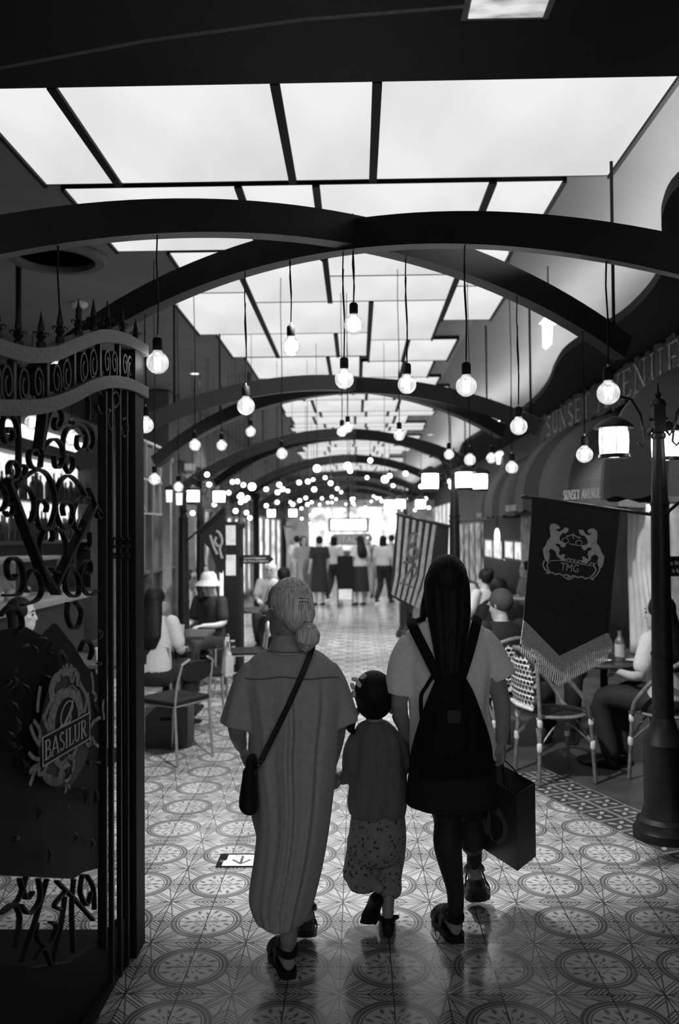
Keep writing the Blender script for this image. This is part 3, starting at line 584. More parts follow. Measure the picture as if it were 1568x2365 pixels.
def volute(c, r, a0, dr, turns=1.35, n=22): return [(c[0] + r * (1 - .72 * i / n) * math.cos(a0 + dr * turns * 2 * PI * i / n), c[1] + r * (1 - .72 * i / n) * math.sin(a0 + dr * turns * 2 * PI * i / n)) for i in range(n + 1)]
def gvol(u, z, r, a0, dr, name='scroll', turns=1.35, t=.008, w=.02):
    mb = MB(); mb.ribbon(volute((u, z), r, a0, dr, turns), t, -w / 2, w / 2, gf); gk(mb, name)
for px in (-60, -20, 10, 50, 82, 125, 150, 190, 212, 243, 260, 285, 297):
    u = us(px); z0, z1 = zat(low, u), zat(top, u); zm = (z0 + z1) / 2; r = (z1 - z0) * .40 if px < 230 else (z1 - z0) * .33
    mb = MB(); s_ = 1 if (px // 10) % 2 else -1
    mb.ribbon([(u + s_ * (p[0]) * .62, zm + p[1]) for p in volute((0, -.012), r, -PI / 2, 1, 1.5)], .008, -.011, .011, gf); gk(mb, 'ring_scroll')
# spikes: spearhead with little leaves
for px, pt in zip((-60, -10, 40, 93, 137, 180, 215, 248, 282, 313), (700, 690, 712, 718, 702, 690, 690, 695, 709, 738)):
    u = us(px + 2); zb = zat(top, u) + .02; p = gf(u, zb, 0); tz = rayplane(px + 2, pt, GO, GN).z
    mb = MB(); h = tz - zb; mb.lathe([(.014, 0), (.016, h * .12), (.009, h * .2), (.017, h * .3), (.008, h * .42), (.012, h * .5), (.009, h * .62), (.001, h)], p, 8)
    for a in range(4):
        d = V((math.cos(a * PI / 2 + .6), math.sin(a * PI / 2 + .6), 0)); mb.tube([p + V((0, 0, h * .3)), p + d * .016 + V((0, 0, h * .42)), p + d * .024 + V((0, 0, h * .40)), p + d * .022 + V((0, 0, h * .34))], [.004, .003, .003, .002], 5)
    gk(mb, 'spike')
q2 = lambda pts: [(a / 3.58, 900 + b / 3.58) for a, b in pts]
for pts in ([(150, 620), (155, 420), (125, 260), (80, 205), (25, 240), (15, 330), (35, 420), (75, 440), (105, 390), (95, 330), (60, 320), (50, 360)],
            [(340, 560), (360, 400), (400, 220), (450, 150), (500, 180), (510, 260), (470, 330), (445, 290), (460, 235)],
            [(330, 640), (350, 520), (400, 430), (460, 410), (510, 470), (520, 560), (490, 640), (455, 630), (450, 560), (485, 550)],
            [(320, 650), (260, 640), (235, 570), (250, 510), (290, 500), (310, 540)],
            [(565, 690), (525, 600), (520, 420), (560, 320), (640, 290), (700, 350), (710, 440), (680, 500), (635, 470), (640, 390), (680, 380)],
            [(600, 270), (700, 270), (760, 350), (770, 440), (740, 510), (710, 480), (715, 400)], [(565, 690), (600, 640), (600, 570), (560, 540), (530, 570), (545, 620)],
            [(120, 790), (250, 690), (330, 665), (400, 720), (450, 860), (450, 1000), (400, 1140), (340, 1150), (300, 1050), (305, 940), (350, 910), (385, 960), (375, 1010)],
            [(700, 870), (640, 770), (560, 710), (490, 770), (460, 900), (470, 1050), (530, 1150), (590, 1090), (595, 970), (550, 930), (515, 970), (525, 1040)],
            [(215, 1130), (270, 1050), (280, 920), (240, 830), (170, 790), (120, 830), (110, 900), (150, 930)], [(740, 900), (690, 890), (630, 940), (600, 1040), (620, 1140), (660, 1160), (690, 1080)],
            [(60, 740), (130, 740), (150, 660), (110, 590), (70, 630), (75, 700)], [(150, 620), (160, 720), (200, 700), (210, 640), (180, 625)],
            [(380, 1560), (330, 1420), (320, 1300), (360, 1180), (420, 1150), (440, 1210), (420, 1250)], [(420, 1480), (480, 1520), (540, 1440), (545, 1280), (510, 1180), (460, 1150), (445, 1200)],
            [(30, 1700), (150, 1690), (195, 1600), (175, 1450), (110, 1390), (60, 1430), (60, 1520), (100, 1570), (130, 1530)], [(180, 1780), (300, 1740), (345, 1650), (320, 1540), (270, 1490), (220, 1540), (200, 1640), (230, 1670)],
            [(520, 1600), (560, 1480), (610, 1490), (650, 1570), (650, 1680), (600, 1710), (545, 1660), (540, 1560)], [(800, 1660), (740, 1700), (680, 1640), (660, 1540), (700, 1430), (740, 1420), (750, 1500), (715, 1530)],
            [(560, 1760), (555, 1880), (600, 1975), (650, 1940), (670, 1830), (620, 1760)], [(0, 1870), (80, 1790), (160, 1850), (180, 1960), (130, 2010)], [(660, 2160), (700, 2070), (760, 2130), (740, 2230)],
            [(730, 820), (760, 880), (790, 960), (840, 1040), (810, 1060), (790, 1000)], [(720, 60), (745, 0), (800, 10), (850, 90), (830, 200), (790, 130)], [(725, 250), (730, 120), (720, 60)], [(910, 100), (930, 150), (970, 100), (950, 20), (915, 40)], [(880, 160), (920, 200), (930, 290), (905, 340), (880, 260), (890, 170)], [(990, 300), (1010, 390), (1050, 330), (1030, 240), (1000, 250)],
            [(1085, 740), (1070, 850), (1100, 960)], [(1065, 1070), (1090, 1130), (1070, 1210)], [(740, 1180), (740, 1280), (710, 1330)], [(0, 780), (50, 860), (40, 960), (0, 1000)], [(50, 960), (100, 930), (110, 1000), (70, 1045), (40, 1010)]): grib(q2(pts))
for a, b in (((14, 1110), (105, 1345)), ((98, 1325), (130, 1370)), ((217, 1165), (155, 1290)), ((155, 1290), (122, 1360)), ((237, 905), (237, 2190)), ((100, 945), (88, 1040))):
    mb = MB(); mb.ribbon([g2(*a), g2(*b)], .014, -.016, .016, gf); gk(mb, 'diagonal_bar' if abs(a[0] - b[0]) > 5 else 'upright')
for px in (256, 275, 291):
    u = us(px); zt_ = zat(low, u); mb = MB(); mb.box(gf(u, zt_ / 2, 0), (.018, .018, zt_)); zc = rayplane(px, 1262, GO, GN).z
    for dz, r in ((.03, .02), (.015, .014), (0, .022), (-.03, .016), (-.04, .02)): mb.lathe([(.008, dz - .008), (r, dz - .005), (r, dz + .005), (.008, dz + .008)], gf(u, zc, 0), 10)
    gk(mb, 'collared_bar')
# back plate and its leaf ornaments, kick plate
gp = [g2(*p) for p in ((-190, 1470), (0, 1455), (60, 1448), (100, 1470), (130, 1440), (170, 1490), (200, 1540), (228, 1560), (228, 2005), (190, 2015), (170, 2030), (0, 2022), (-190, 2010))]
gk(MB().prism(gp, gf, -.012), 'back_plate', black, smooth=False)
random.seed(21)
for i in range(38):
    px, py = random.choice([(random.uniform(0, 60), random.uniform(1480, 2000)), (random.uniform(60, 225), random.uniform(1850, 2000)), (random.uniform(175, 225), random.uniform(1500, 1900)), (random.uniform(0, 225), random.uniform(1460, 1560))])
    u, z = g2(px, py); a = random.uniform(0, 6.28); l = random.uniform(.03, .06)
    lv = MB().tube([gf(u + l * k * math.cos(a), z + l * k * math.sin(a), .01 + .01 * math.sin(k * 3)) for k in (0, .3, .6, 1)], [.003, .010, .009, .002], 10, flat=.5); gk(lv, 'leaf_ornament', mat('iron_leaf', .014, .5))
kp = [g2(*p) for p in ((-190, 2260), (0, 2225), (85, 2235), (165, 2222), (230, 2180), (280, 2128), (329, 2080))]
gk(MB().prism(kp + [(0, .02), (g2(-190, 2300)[0], .02)][:1] + [(kp[0][0], .02)], gf, -.03), 'kick_plate', black, smooth=False)
for pts in ([(60, 2025), (40, 2080), (0, 2110)], [(0, 2110), (30, 2088), (45, 2120), (35, 2190)], [(88, 2030), (92, 2075), (68, 2110), (48, 2090)], [(45, 2030), (60, 2075), (75, 2060)], [(150, 2060), (125, 2090), (140, 2100)], [(150, 2070), (140, 2140), (120, 2230)], [(108, 2030), (80, 2130), (50, 2220)], [(130, 2035), (170, 2075), (215, 2125)], [(170, 2030), (165, 2100), (170, 2200)], [(190, 2020), (185, 2060), (200, 2090), (210, 2060)], [(200, 2022), (215, 2050), (218, 2100)], [(85, 2130), (85, 2165), (110, 2185), (130, 2140), (115, 2130)], [(80, 2215), (100, 2190), (118, 2230)]): grib(pts, sm=4)
# threshold plinth the gate folds onto
tag(MB().bb(-4.1, -.925, .6, 3.66, 0, .035).build('trim_3', black, None, False), kind='structure')
# ------------------------------------------------------------------ tea crest on the gate
pk = gk(MB().prism([g2(*p) for p in smoothpl([(133, 1548), (150, 1560), (158, 1590), (176, 1600), (185, 1640), (183, 1700), (186, 1740), (170, 1780), (150, 1810), (137, 1828), (128, 1818), (100, 1815), (76, 1790), (74, 1740), (76, 1690), (84, 1640), (98, 1590), (112, 1580), (112, 1556), (133, 1548)][:-1] + [(133, 1548)], 4)], lambda u, z, c: gf(u, z, c + .02), .006), 'crest_plaque', mat('plaque_dark', .05, .6, .4, 40), smooth=False)
fp = lambda u, z, c: gf(u, z, c + .027); gold = mat('crest_gilt', .30, .6, .45, 70, .3); golds = mat('crest_letters', .62, .5, .1)
def pr(pts, w, m=gold, name='ornament', sm=4):
    q = [g2(*p) for p in pts]; mb = MB(); mb.ribbon(smoothpl(q, sm) if sm else q, w, 0, .004, fp); o = mb.build(name, m, pk); return o
pc = lambda pts: [(20 + a / 6.568, 1500 + b / 6.568) for a, b in pts]
def ell(cx, cy, rx, ry, a0, a1, n=20): return [(cx + rx * math.cos(R_(a0 + (a1 - a0) * i / n)), cy + ry * math.sin(R_(a0 + (a1 - a0) * i / n))) for i in range(n + 1)]
kq = MB().prism([g2(*q) for q in pc(ell(745, 1100, 215, 400, 0, 360, 28)[:-1])], lambda u, z, c: gf(u, z, c + .0265), .002); kq.build('oval_field', black, pk, smooth=False)
pr(pc([(520, 1230), (530, 1060), (570, 880), (650, 720), (770, 650), (870, 700), (930, 830), (950, 1000)]), .03, name='oval_ring')
pr(pc([(470, 1240), (480, 1050), (540, 800), (620, 650), (700, 600)]), .008); pr(pc([(770, 600), (820, 550), (880, 590), (910, 620)]), .006)
pr(pc([(470, 1240), (400, 1040), (420, 980), (500, 790)]), .012); pr(pc([(1010, 970), (1060, 740), (980, 570), (940, 480)]), .014); pr(pc([(990, 960), (960, 760), (920, 620)]), .012)
pr(pc([(540, 780), (510, 600), (560, 460), (640, 400)]), .03); pr(pc([(940, 560), (930, 400), (880, 300), (830, 340), (810, 440), (830, 490), (855, 440), (845, 390)]), .009); pr(pc([(930, 540), (910, 400), (880, 330)]), .02)
for a in ((700, 400, 640, 320), (720, 400, 690, 260), (740, 400, 750, 220), (760, 390, 820, 230), (770, 390, 850, 270)): pr(pc([(a[0], a[1]), ((a[0] + a[2]) / 2 + 8, (a[1] + a[3]) / 2), (a[2], a[3])]), .012)
pr(pc([(590, 1640), (640, 1720), (720, 1700), (740, 1640)]), .012); pr(pc([(770, 1610), (820, 1640), (880, 1540), (900, 1450)]), .014); pr(pc([(1030, 1370), (1080, 1460), (1120, 1390), (1110, 1320)]), .012); pr(pc([(320, 1780), (320, 1890), (380, 1870), (440, 1760)]), .012)
pr(pc([(560, 1700), (660, 1800), (640, 1920), (700, 1960), (760, 1980), (830, 1840), (860, 1700), (820, 1640)]), .012); pr(pc([(760, 1700), (720, 1850), (730, 1940)]), .05); pr(pc([(730, 2040), (740, 2110), (720, 2180)]), .006); pr(pc([(770, 2060), (795, 2110)]), .006)
for pts in ([(310, 1760), (250, 1850), (180, 2060)], [(320, 1740), (230, 1790), (175, 1870)], [(320, 1670), (230, 1640), (165, 1570)], [(330, 1460), (230, 1290), (190, 1150)], [(340, 1400), (320, 1200), (240, 1080)], [(300, 950), (310, 760), (340, 560)], [(1110, 1190), (1180, 1080), (1270, 1030)], [(1140, 1330), (1190, 1430), (1240, 1470)], [(1110, 1060), (1095, 850), (1070, 660)], [(1150, 640), (1200, 700), (1190, 790)], [(1320, 760), (1310, 900), (1330, 1060)], [(1160, 620), (1150, 450), (1130, 350)]): pr(pc(pts), .011, name='leaf')
for k in range(10): pr(pc(ell(560, 1920, 40 + 14 * k, 30 + 13 * k, 20, 200, 10)), .0016, name='engraving', sm=0)
bq = [g2(*p) for p in ((74, 1703), (185, 1646), (186, 1705), (75, 1770))]
mb = MB(); mb.prism(bq, fp, .005); o = mb.build('name_board', black, pk, smooth=False)
fb = lambda u, z, c: gf(u, z, c + .032); mb = MB(); mb.ribbon(bq + [bq[0]], .004, 0, .002, fb)
ul, ur = bq[0][0], bq[1][0]; zb = bq[3][1]; zh = bq[0][1] - zb; wd = ul - ur
serif(mb, 'BASILUR', zh * .64, lambda a, b, c: gf(ul - a, zb + b + a / wd * (bq[2][1] - bq[3][1]), c + .032), .014, zh * .18, 1.24, .05, bold=.85)
o = mb.build('lettering', golds, pk, smooth=False)
pr(pc([(700, 1160), (655, 1100), (670, 950), (740, 810), (810, 780), (840, 860), (790, 1000), (740, 1100), (720, 1170)]), .003, golds, 'monogram'); pr(pc([(850, 770), (790, 940), (700, 1150)]), .003, golds, 'monogram'); pr(pc([(790, 950), (810, 1040), (770, 1110), (710, 1150), (650, 1160), (670, 1220), (740, 1200)]), .0045, golds, 'monogram')
mb = MB(); serif(mb, 'TEA', .030, lambda a, b, c: gf(us(127) - a, rayplane(127, 1800, GO, GN).z + b + a * .02, c + .0315), 0, 0, .8, .05, bold=1.2)
o = mb.build('lettering', black, pk, smooth=False)
# ------------------------------------------------------------------ people
HEAD = [(-.120, .012, .072, -.040), (-.108, .034, .088, -.022), (-.085, .050, .093, .020), (-.055, .060, .091, .055), (-.02, .067, .090, .080), (.01, .071, .088, .092), (.04, .0745, .090, .097), (.07, .073, .085, .092), (.095, .062, .068, .078), (.112, .042, .045, .054), (.120, .016, .016, .022)]
def hring(c, w, f, b, M, s, n=20, pw=1.0):
    r = []
    for k in range(n):
        a = 2 * PI * k / n; x = w * math.cos(a); y = (f if math.sin(a) > 0 else b) * math.sin(a)
        r.append(V(c) + M @ V((x * s, y * s, 0)))
    return r
def head(mb, c, M, s=1.0):
    c = V(c); L_ = lambda x, y, z: c + M @ (V((x, y, z)) * s)
    mb.loft([[c + M @ (V((w * math.cos(2 * PI * k / 20), (f + b) / 2 * math.sin(2 * PI * k / 20) + (f - b) / 2, z)) * s) for k in range(20)] for z, w, f, b in HEAD])
    mb.tube([L_(0, .084, .03), L_(0, .094, .005), L_(0, .106, -.028)], [.007 * s, .009 * s, .0125 * s], 8); mb.tube([L_(-.012, .094, -.034), L_(.012, .094, -.034)], .008 * s, 6)
    mb.tube([L_(-.022, .086, -.062), L_(0, .093, -.060), L_(.022, .086, -.062)], [.004 * s, .007 * s, .004 * s], 6); mb.tube([L_(-.018, .086, -.070), L_(0, .092, -.072), L_(.018, .086, -.070)], [.004 * s, .007 * s, .004 * s], 6)
    mb.tube([L_(-.05, .074, .033), L_(-.02, .088, .036), L_(.02, .088, .036), L_(.05, .074, .033)], .008 * s, 6)
    for q in (-1, 1):
        mb.tube([L_(q * .070, -.002, .018), L_(q * .079, -.012, .024), L_(q * .081, -.016, .004), L_(q * .076, -.006, -.022)], [.007 * s, .009 * s, .010 * s, .008 * s], 7)
        mb.sphere(L_(q * .040, .060, -.018), .022 * s, 8, 6)
def hand(mb, w, d, nrm, s=1.0, curl=.5, side=1, fs=1.0):
    """wrist w, direction d, nrm = palm side; fingers bend towards nrm; side = where the thumb leaves"""
    w, d, nrm = V(w), V(d).normalized(), V(nrm); nrm = (nrm - d * nrm.dot(d)).normalized(); a = d.cross(nrm) * side
    kn = []
    for i, (off, ln) in enumerate(((.030, .082), (.010, .087), (-.010, .083), (-.029, .075))):
        k = w + (d * ln + a * off) * s; kn.append(k); mb.tube([w + a * off * .45 * s + d * .005 * s, k], [.0135 * s, .0115 * s], 7)
    for i, (k, L_) in enumerate(zip(kn, (.070, .078, .073, .058))):
        p = [k]; ang = 0; dd = (d + a * (.07 * (1.5 - i) * (1 - curl * .7))).normalized(); r = .0092 * fs
        for j, f in enumerate((.44, .31, .25)):
            ang += curl * (1.15, 1.35, .85)[j] + .05 * i * curl; p.append(p[-1] + (dd * math.cos(ang) + nrm * math.sin(ang)) * L_ * f * s)
        mb.tube(p, [r * s, r * .95 * s, r * .86 * s, r * .74 * s], 7)
    t0 = w + (d * .022 + a * .022 + nrm * .006) * s; td = (d * .62 + a * (.75 - .5 * curl) + nrm * (.15 + .6 * curl)).normalized()
    t1 = t0 + td * .036 * s; t2 = t1 + (td * .7 + d * .4 - a * .1 * curl + nrm * .25 * curl).normalized() * .030 * s; t3 = t2 + (d * .8 + td * .2 - a * .3 * curl + nrm * .3 * curl).normalized() * .024 * s
    mb.tube([t0, t1, t2, t3], [.0135 * s, .0115 * fs * s, .0098 * fs * s, .008 * fs * s], 7)
def foot(mb, heel, toe, s=1.0, up=None):
    h, t = V(heel), V(toe); d = (t - h).normalized(); u = V((0, 0, 1)) if up is None else V(up); u = (u - d * u.dot(d)).normalized(); a = d.cross(u); L_ = (t - h).length
    rings = []
    for f, hw, ht in ((-.02, .010, .02), (.0, .024, .05), (.12, .031, .075), (.28, .032, .082), (.45, .034, .062), (.62, .041, .044), (.78, .045, .032), (.90, .040, .026), (.98, .028, .02), (1.01, .010, .012)):
        c = h + d * L_ * f; rings.append([c + a * hw * s * math.cos(2 * PI * k / 14) + u * (ht * .5 + ht * .5 * math.sin(2 * PI * k / 14)) * s for k in range(14)])
    mb.loft(rings)
    for k in range(5): mb.tube([h + d * L_ * .86 + a * (-.030 + .0155 * k) * s + u * .010 * s, h + d * L_ * (1.04 - abs(k - 1) * .025) + a * (-.032 + .0165 * k) * s + u * .009 * s], .0085 * s if k != 4 else .0085 * s, 6)
def sandal(heel, toe, s, parent, name='sandal', up=None, th=.028, wr=1.0):
    h, t = V(heel), V(toe); d = (t - h).normalized(); u = V((0, 0, 1)) if up is None else V(up); u = (u - d * u.dot(d)).normalized(); a = d.cross(u); L_ = (t - h).length
    mb = MB(); ol = [(-.05, .0), (-.04, .022), (.1, .034), (.4, .034), (.7, .048), (.9, .043), (1.03, .028), (1.09, .0)]; pl = ol + [(x, -y) for x, y in reversed(ol[1:-1])]
    mb.prism([(x * L_, y * s * wr) for x, y in pl], lambda x, y, c: h + d * x + a * y + u * c, -th * s)
    def band(f0, f1, hw, ht, off=0):
        rr = []
        for k in range(13):
            an = PI * k / 12; rr.append((math.cos(an) * hw * s, math.sin(an) * ht * s))
        vs = []
        for f in (f0, f1): vs.append([h + d * L_ * (f + off * (1 if f == f1 else 0)) + a * x * wr + u * (z + .001) for x, z in rr])
        for f in (f1, f0): vs.append([h + d * L_ * f + a * x * .93 * wr + u * (z * .93 - .002) for x, z in rr])
        n = 13
        for q in range(4):
            A_, B_ = vs[q], vs[(q + 1) % 4]; mb.add(A_ + B_, [(i, i + 1, n + i + 1, n + i) for i in range(n - 1)])
    band(.58, .84, .050, .052); band(.30, .48, .040, .086)
    mb.tube([h + d * L_ * (.28 - .36 * math.sin(PI * k / 8)) + a * .037 * s * math.cos(PI * k / 8) + u * .062 * s for k in range(9)], .009 * s, 6, flat=1.6, up=u)
    return mb.build(name, leather, parent, smooth=True)
def limb(mb, pts, rad, seg=12):
    q = smoothpl([tuple(p) for p in pts], 5); rr = smoothpl([(r,) for r in rad], 5); mb.tube(q, [r[0] for r in rr], seg)
def torso(mb, sp, n=20):     # sp: (x, y, z, rx, ry)
    mb.loft([[V((x + rx * math.cos(2 * PI * k / n), y + ry * math.sin(2 * PI * k / n), z)) for k in range(n)] for x, y, z, rx, ry in sp])
def person(label, loc, rz, s=1.0, pose='stand', hair='short', top=None, bottom=None, bot='trousers', hairm=None, skinm=None, vox=.012, headyaw=0, arms=None, group=None, headtilt=0, sleeves='short', shoem=None, extra=None, legs=None, topx=1.0):
    top = top or white; bottom = bottom or darkc; hairm = hairm or hairblk; skinm = skinm or skin; shoem = shoem or leather
    t = thing('person', label, 'person', loc, rz, group); body = MB()
    if pose == 'sit': pz, ky, kz, ay, lean = .50, .42, .50, .40, .06
    else: pz, ky, kz, ay, lean = .86, 0, .45, 0, 0
    tz = lambda z: pz + (z - .86); ly = lambda z: lean * (z - .86) * 1.5
    sh = {q: V((q * .165, ly(1.31), tz(1.31))) for q in (-1, 1)}
    A = arms or {}
    el = {}; wr = {}
    for q in (-1, 1):
        if q in A: el[q], wr[q] = V(A[q][0]), V(A[q][1])
        elif pose == 'sit': el[q] = V((q * .22, .08, tz(1.08))); wr[q] = V((q * .12, .30, tz(1.06)))
        else: el[q] = V((q * .215, -.02, 1.06)); wr[q] = V((q * .225, .05, .84))
    hp = {q: V((q * .085, 0, pz)) for q in (-1, 1)}; kn = {q: V((q * (.09 if pose != 'sit' else .11), ky + .01, kz)) for q in (-1, 1)}; an = {q: V((q * .09, ay, .08)) for q in (-1, 1)}
    if pose == 'walk': kn[1] = V((.09, .14, .47)); an[1] = V((.09, .20, .10)); kn[-1] = V((-.09, .02, .46)); an[-1] = V((-.09, -.22, .13))
    if legs: kn, an = legs
    spn = [(.86 - .06, .13, .095), (.86, .165, .11), (.95, .15, .10), (1.05, .125, .085), (1.17, .145, .10), (1.27, .165, .095), (1.325, .14, .075), (1.36, .06, .05)]
    torso(body, [(0, ly(z), tz(z), rx, ry) for z, rx, ry in spn])
    hc = V((0, ly(1.36) + .015, tz(1.475))); HM = Matrix.Rotation(headyaw, 3, 'Z') @ Matrix.Rotation(headtilt, 3, 'X')
    body.tube([(0, ly(1.34), tz(1.33)), hc - V((0, .01, .08))], [.058, .052], 12); head(body, hc, HM, .95)
    for q in (-1, 1):
        limb(body, [sh[q], el[q], wr[q]], [.048, .037, .024]); d = (wr[q] - el[q]).normalized(); hand(body, wr[q], d, V((-q, .3, 0)) if pose != 'sit' else V((0, 0, -1)), .95, .35, side=q, fs=1.0 if vox < .01 else 1.25)
        limb(body, [hp[q], kn[q], an[q]], [.085, .055, .036]); foot(body, an[q] + V((0, -.05, -.075)), an[q] + V((q * .02, .18, -.075)), 1.0)
    body.build('body', skinm, t, remesh=vox, sm=2)
    tp = MB(); torso(tp, [(0, ly(z), tz(z), rx * topx, ry * topx) for z, rx, ry in [(.90, .175, .125), (.98, .170, .120), (1.07, .160, .112), (1.17, .168, .118), (1.27, .180, .110), (1.33, .150, .085), (1.36, .075, .062)]])
    for q in (-1, 1):
        e = sh[q] + (el[q] - sh[q]) * .75; limb(tp, [sh[q] + V((0, 0, .0)), e] + ([el[q], wr[q]] if sleeves == 'long' else []), [.066, .066] + ([.055, .04] if sleeves == 'long' else []))
    tp.build('shirt', top, t, remesh=.012, sm=3)
    bt = MB()
    if bot == 'skirt' and pose != 'sit': torso(bt, [(0, 0, z, rx, ry) for z, rx, ry in [(.32, .22, .20), (.33, .225, .205), (.6, .20, .17), (.85, .178, .13), (.97, .15, .105)]])
    else:
        torso(bt, [(0, ly(z), tz(z), rx, ry) for z, rx, ry in [(.78, .13, .10), (.86, .18, .125), (.93, .17, .118)]])
        for q in (-1, 1): limb(bt, [hp[q], kn[q], an[q] + V((0, 0, .04))], [.10, .078, .066])
    bt.build('skirt' if bot == 'skirt' else 'trousers', bottom, t, remesh=.012, sm=3)
    hm = MB(); hl = lambda x, y, z: hc + HM @ V((x, y, z))
    if hair != 'hat': hm.sphere(hl(0, -.022, .038), 1, 16, 10, (.087, .098, .098), HM)
    if hair == 'long': hm.loft([[hl(rx * math.cos(2 * PI * k / 14), yc + ry * math.sin(2 * PI * k / 14), z) for k in range(14)] for z, rx, ry, yc in [(.04, .075, .06, -.05), (-.05, .095, .07, -.06), (-.15, .12, .07, -.10), (-.28, .135, .06, -.135), (-.38, .09, .035, -.14)]])
    if hair == 'bun': hm.sphere(hl(0, -.10, .085), .042, 10, 8)
    if hair == 'bob': hm.loft([[hl(rx * math.cos(2 * PI * k / 14), -.035 + ry * math.sin(2 * PI * k / 14), z) for k in range(14)] for z, rx, ry in [(.04, .08, .06), (-.04, .092, .065), (-.10, .092, .06), (-.13, .07, .05)]])
    if hair == 'hat':
        hm.lathe([(.0, .135), (.055, .13), (.085, .10), (.095, .05), (.10, .035), (.155, -.01), (.16, -.02), (.105, .02), (.09, .02)], hl(0, -.01, .02), 20); hm.build('bucket_hat', mat('hat_cloth', .5, .8, .2, 40), t)
    elif hair == 'cap':
        hm.tube([hl(0, .06, .06), hl(0, .13, .045)], [.06, .045], 10, flat=.25, up=(0, 0, 1)); hm.build('cap', mat('cap_cloth', .05, .8), t, remesh=.01, sm=2)
    elif hm.v: hm.build('hair', hairm, t, remesh=.01, sm=2)
    for q in (-1, 1): ey = MB(); ey.sphere(hl(q * .031, .080, .006), .010, 8, 6, (1, .8, .7)); ey.tube([hl(q * .018, .088, .030), hl(q * .034, .086, .036), hl(q * .048, .074, .030)], .0035, 5); ey.build('eye', hairblk, t)
    sm_ = MB()
    for q in (-1, 1): foot(sm_, an[q] + V((0, -.055, -.078)), an[q] + V((q * .02, .19, -.078)), 1.12)
    sm_.build('shoes', shoem, t, remesh=.012, sm=2)
    return t
# ================= three walkers in the foreground =================
def P3(Y): return lambda x, y, dy=0: at(x, y, Y + dy)
def rel(o, root): o.matrix_parent_inverse = Matrix.Translation(root.location).inverted(); return o
def row_loft(rows, Y, n=96, fold=None, dyf=None):
    """rows: (pixel y, left x, right x, depth radius, y shift) -> rings standing round the traced outline"""
    rows = smoothpl(rows, 6); rings = []; tot = len(rows)
    for i, (py, xl, xr, ry, dy) in enumerate(rows):
        a, b = at(xl, py, Y + dy), at(xr, py, Y + dy); c = (a + b) / 2; rx = (b - a).length / 2; r = []
        for k in range(n):
            th = 2 * PI * k / n; f = fold(th, i / (tot - 1)) if fold else 0
            r.append(c + V((math.cos(th) * (rx + f * .35), math.sin(th) * (ry + f), 0)))
        rings.append(r)
    return rings
# ---- older woman in the long shirt dress
Y1 = 3.45; p = P3(Y1); W1 = thing('person', 'older woman in a long grey shirt dress with tied grey hair, seen from behind', 'person', (p(660, 1500).x, Y1, 0))
wk = lambda mb, name, m, **k: rel(mb.build(name, m, W1, **k), W1)
b = MB(); hc = p(664, 1409, -.01); HM = Matrix.Rotation(R_(48), 3, 'Z') @ Matrix.Rotation(R_(-4), 3, 'X'); head(b, hc, HM, .96)
b.tube([p(672, 1530, 0), p(668, 1480, 0), hc + V((0, 0, -.06))], [.055, .048, .047], 14)
torso(b, [(p(660, y).x, Y1, p(660, y).z, rx, ry) for y, rx, ry in ((1950, .11, .08), (1880, .14, .09), (1800, .145, .09), (1720, .13, .085), (1640, .14, .09), (1570, .15, .085), (1530, .13, .08), (1500, .07, .06))])
sL, eL, wL = p(582, 1555, .0), p(549, 1668, -.03), p(556, 1722, .05); limb(b, [sL, eL, wL], [.040, .040, .026]); hand(b, wL, (p(566, 1760, .07) - wL), V((.8, .3, .1)), .95, .55, side=1)
sR, eR, wR = p(757, 1555, .0), p(778, 1672, .10), p(762, 1772, .17); limb(b, [sR, eR, wR], [.040, .040, .026]); hand(b, wR, V((-.15, .25, -1)), V((.9, .2, 0)), .92, .75, side=-1)
f1h, f1t = atz(668, 2249, .03), atz(641, 2196, .03); f1h.y = 3.33; f1t.y = 3.33 + .21; f1h.x = at(668, 2249, 3.33).x; f1t.x = at(640, 2196, 3.54).x; f1h.z = f1t.z = .03
f2h, f2t = at(706, 2150, 3.50), at(702, 2196, 3.60); f2h.z = .135; f2t.z = .035; f2t.y = 3.66
kn1 = V((p(668, 1980).x, 3.50, .46)); kn2 = V((p(705, 1980).x, 3.56, .46)); a1 = f1h + V((-.005, .045, .085)); a2 = f2h + V((0, .03, .085))
limb(b, [p(640, 1850), kn1, kn1 * .5 + a1 * .5 + V((0, -.02, .03)), a1], [.072, .055, .05, .032]); limb(b, [p(690, 1850), kn2, kn2 * .5 + a2 * .5 + V((0, -.02, .03)), a2], [.072, .055, .05, .032])
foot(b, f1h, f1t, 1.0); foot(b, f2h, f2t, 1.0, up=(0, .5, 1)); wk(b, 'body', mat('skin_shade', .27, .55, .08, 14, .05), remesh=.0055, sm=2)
sandal(f1h, f1t, 1.04, W1).matrix_parent_inverse = Matrix.Translation(W1.location).inverted(); sandal(f2h, f2t, 1.04, W1, up=(0, .5, 1)).matrix_parent_inverse = Matrix.Translation(W1.location).inverted()
def fold1(th, t):
    back = -PI / 2; d = ((th - back + PI) % (2 * PI)) - PI; g = lambda c, w: math.exp(-((d - c) / w) ** 2); tt = max(0, t - .16)
    f = (.010 * g(.10, .07) - .020 * g(.0, .05) + .010 * g(-.10, .07)) * min(1, tt * 4) + tt * (.012 * math.sin(5 * th + 1 + 2 * t) + .007 * math.sin(8 * th + 5 * t + .8 * math.sin(3 * th))) + .010 * g(.62 - .25 * t, .07) * min(1, tt * 5) - .012 * g(.75 - .25 * t, .06) * min(1, tt * 5) + .008 * g(-.7 + .2 * t, .08) * min(1, tt * 5)
    f = f * 1.5 + tt * 1.5 * (-.016 * g(.3, .06) + .010 * g(.40, .06) - .012 * g(-.35, .07) + .008 * g(-.25, .05))
    return f * (1.15 - .75 * t)
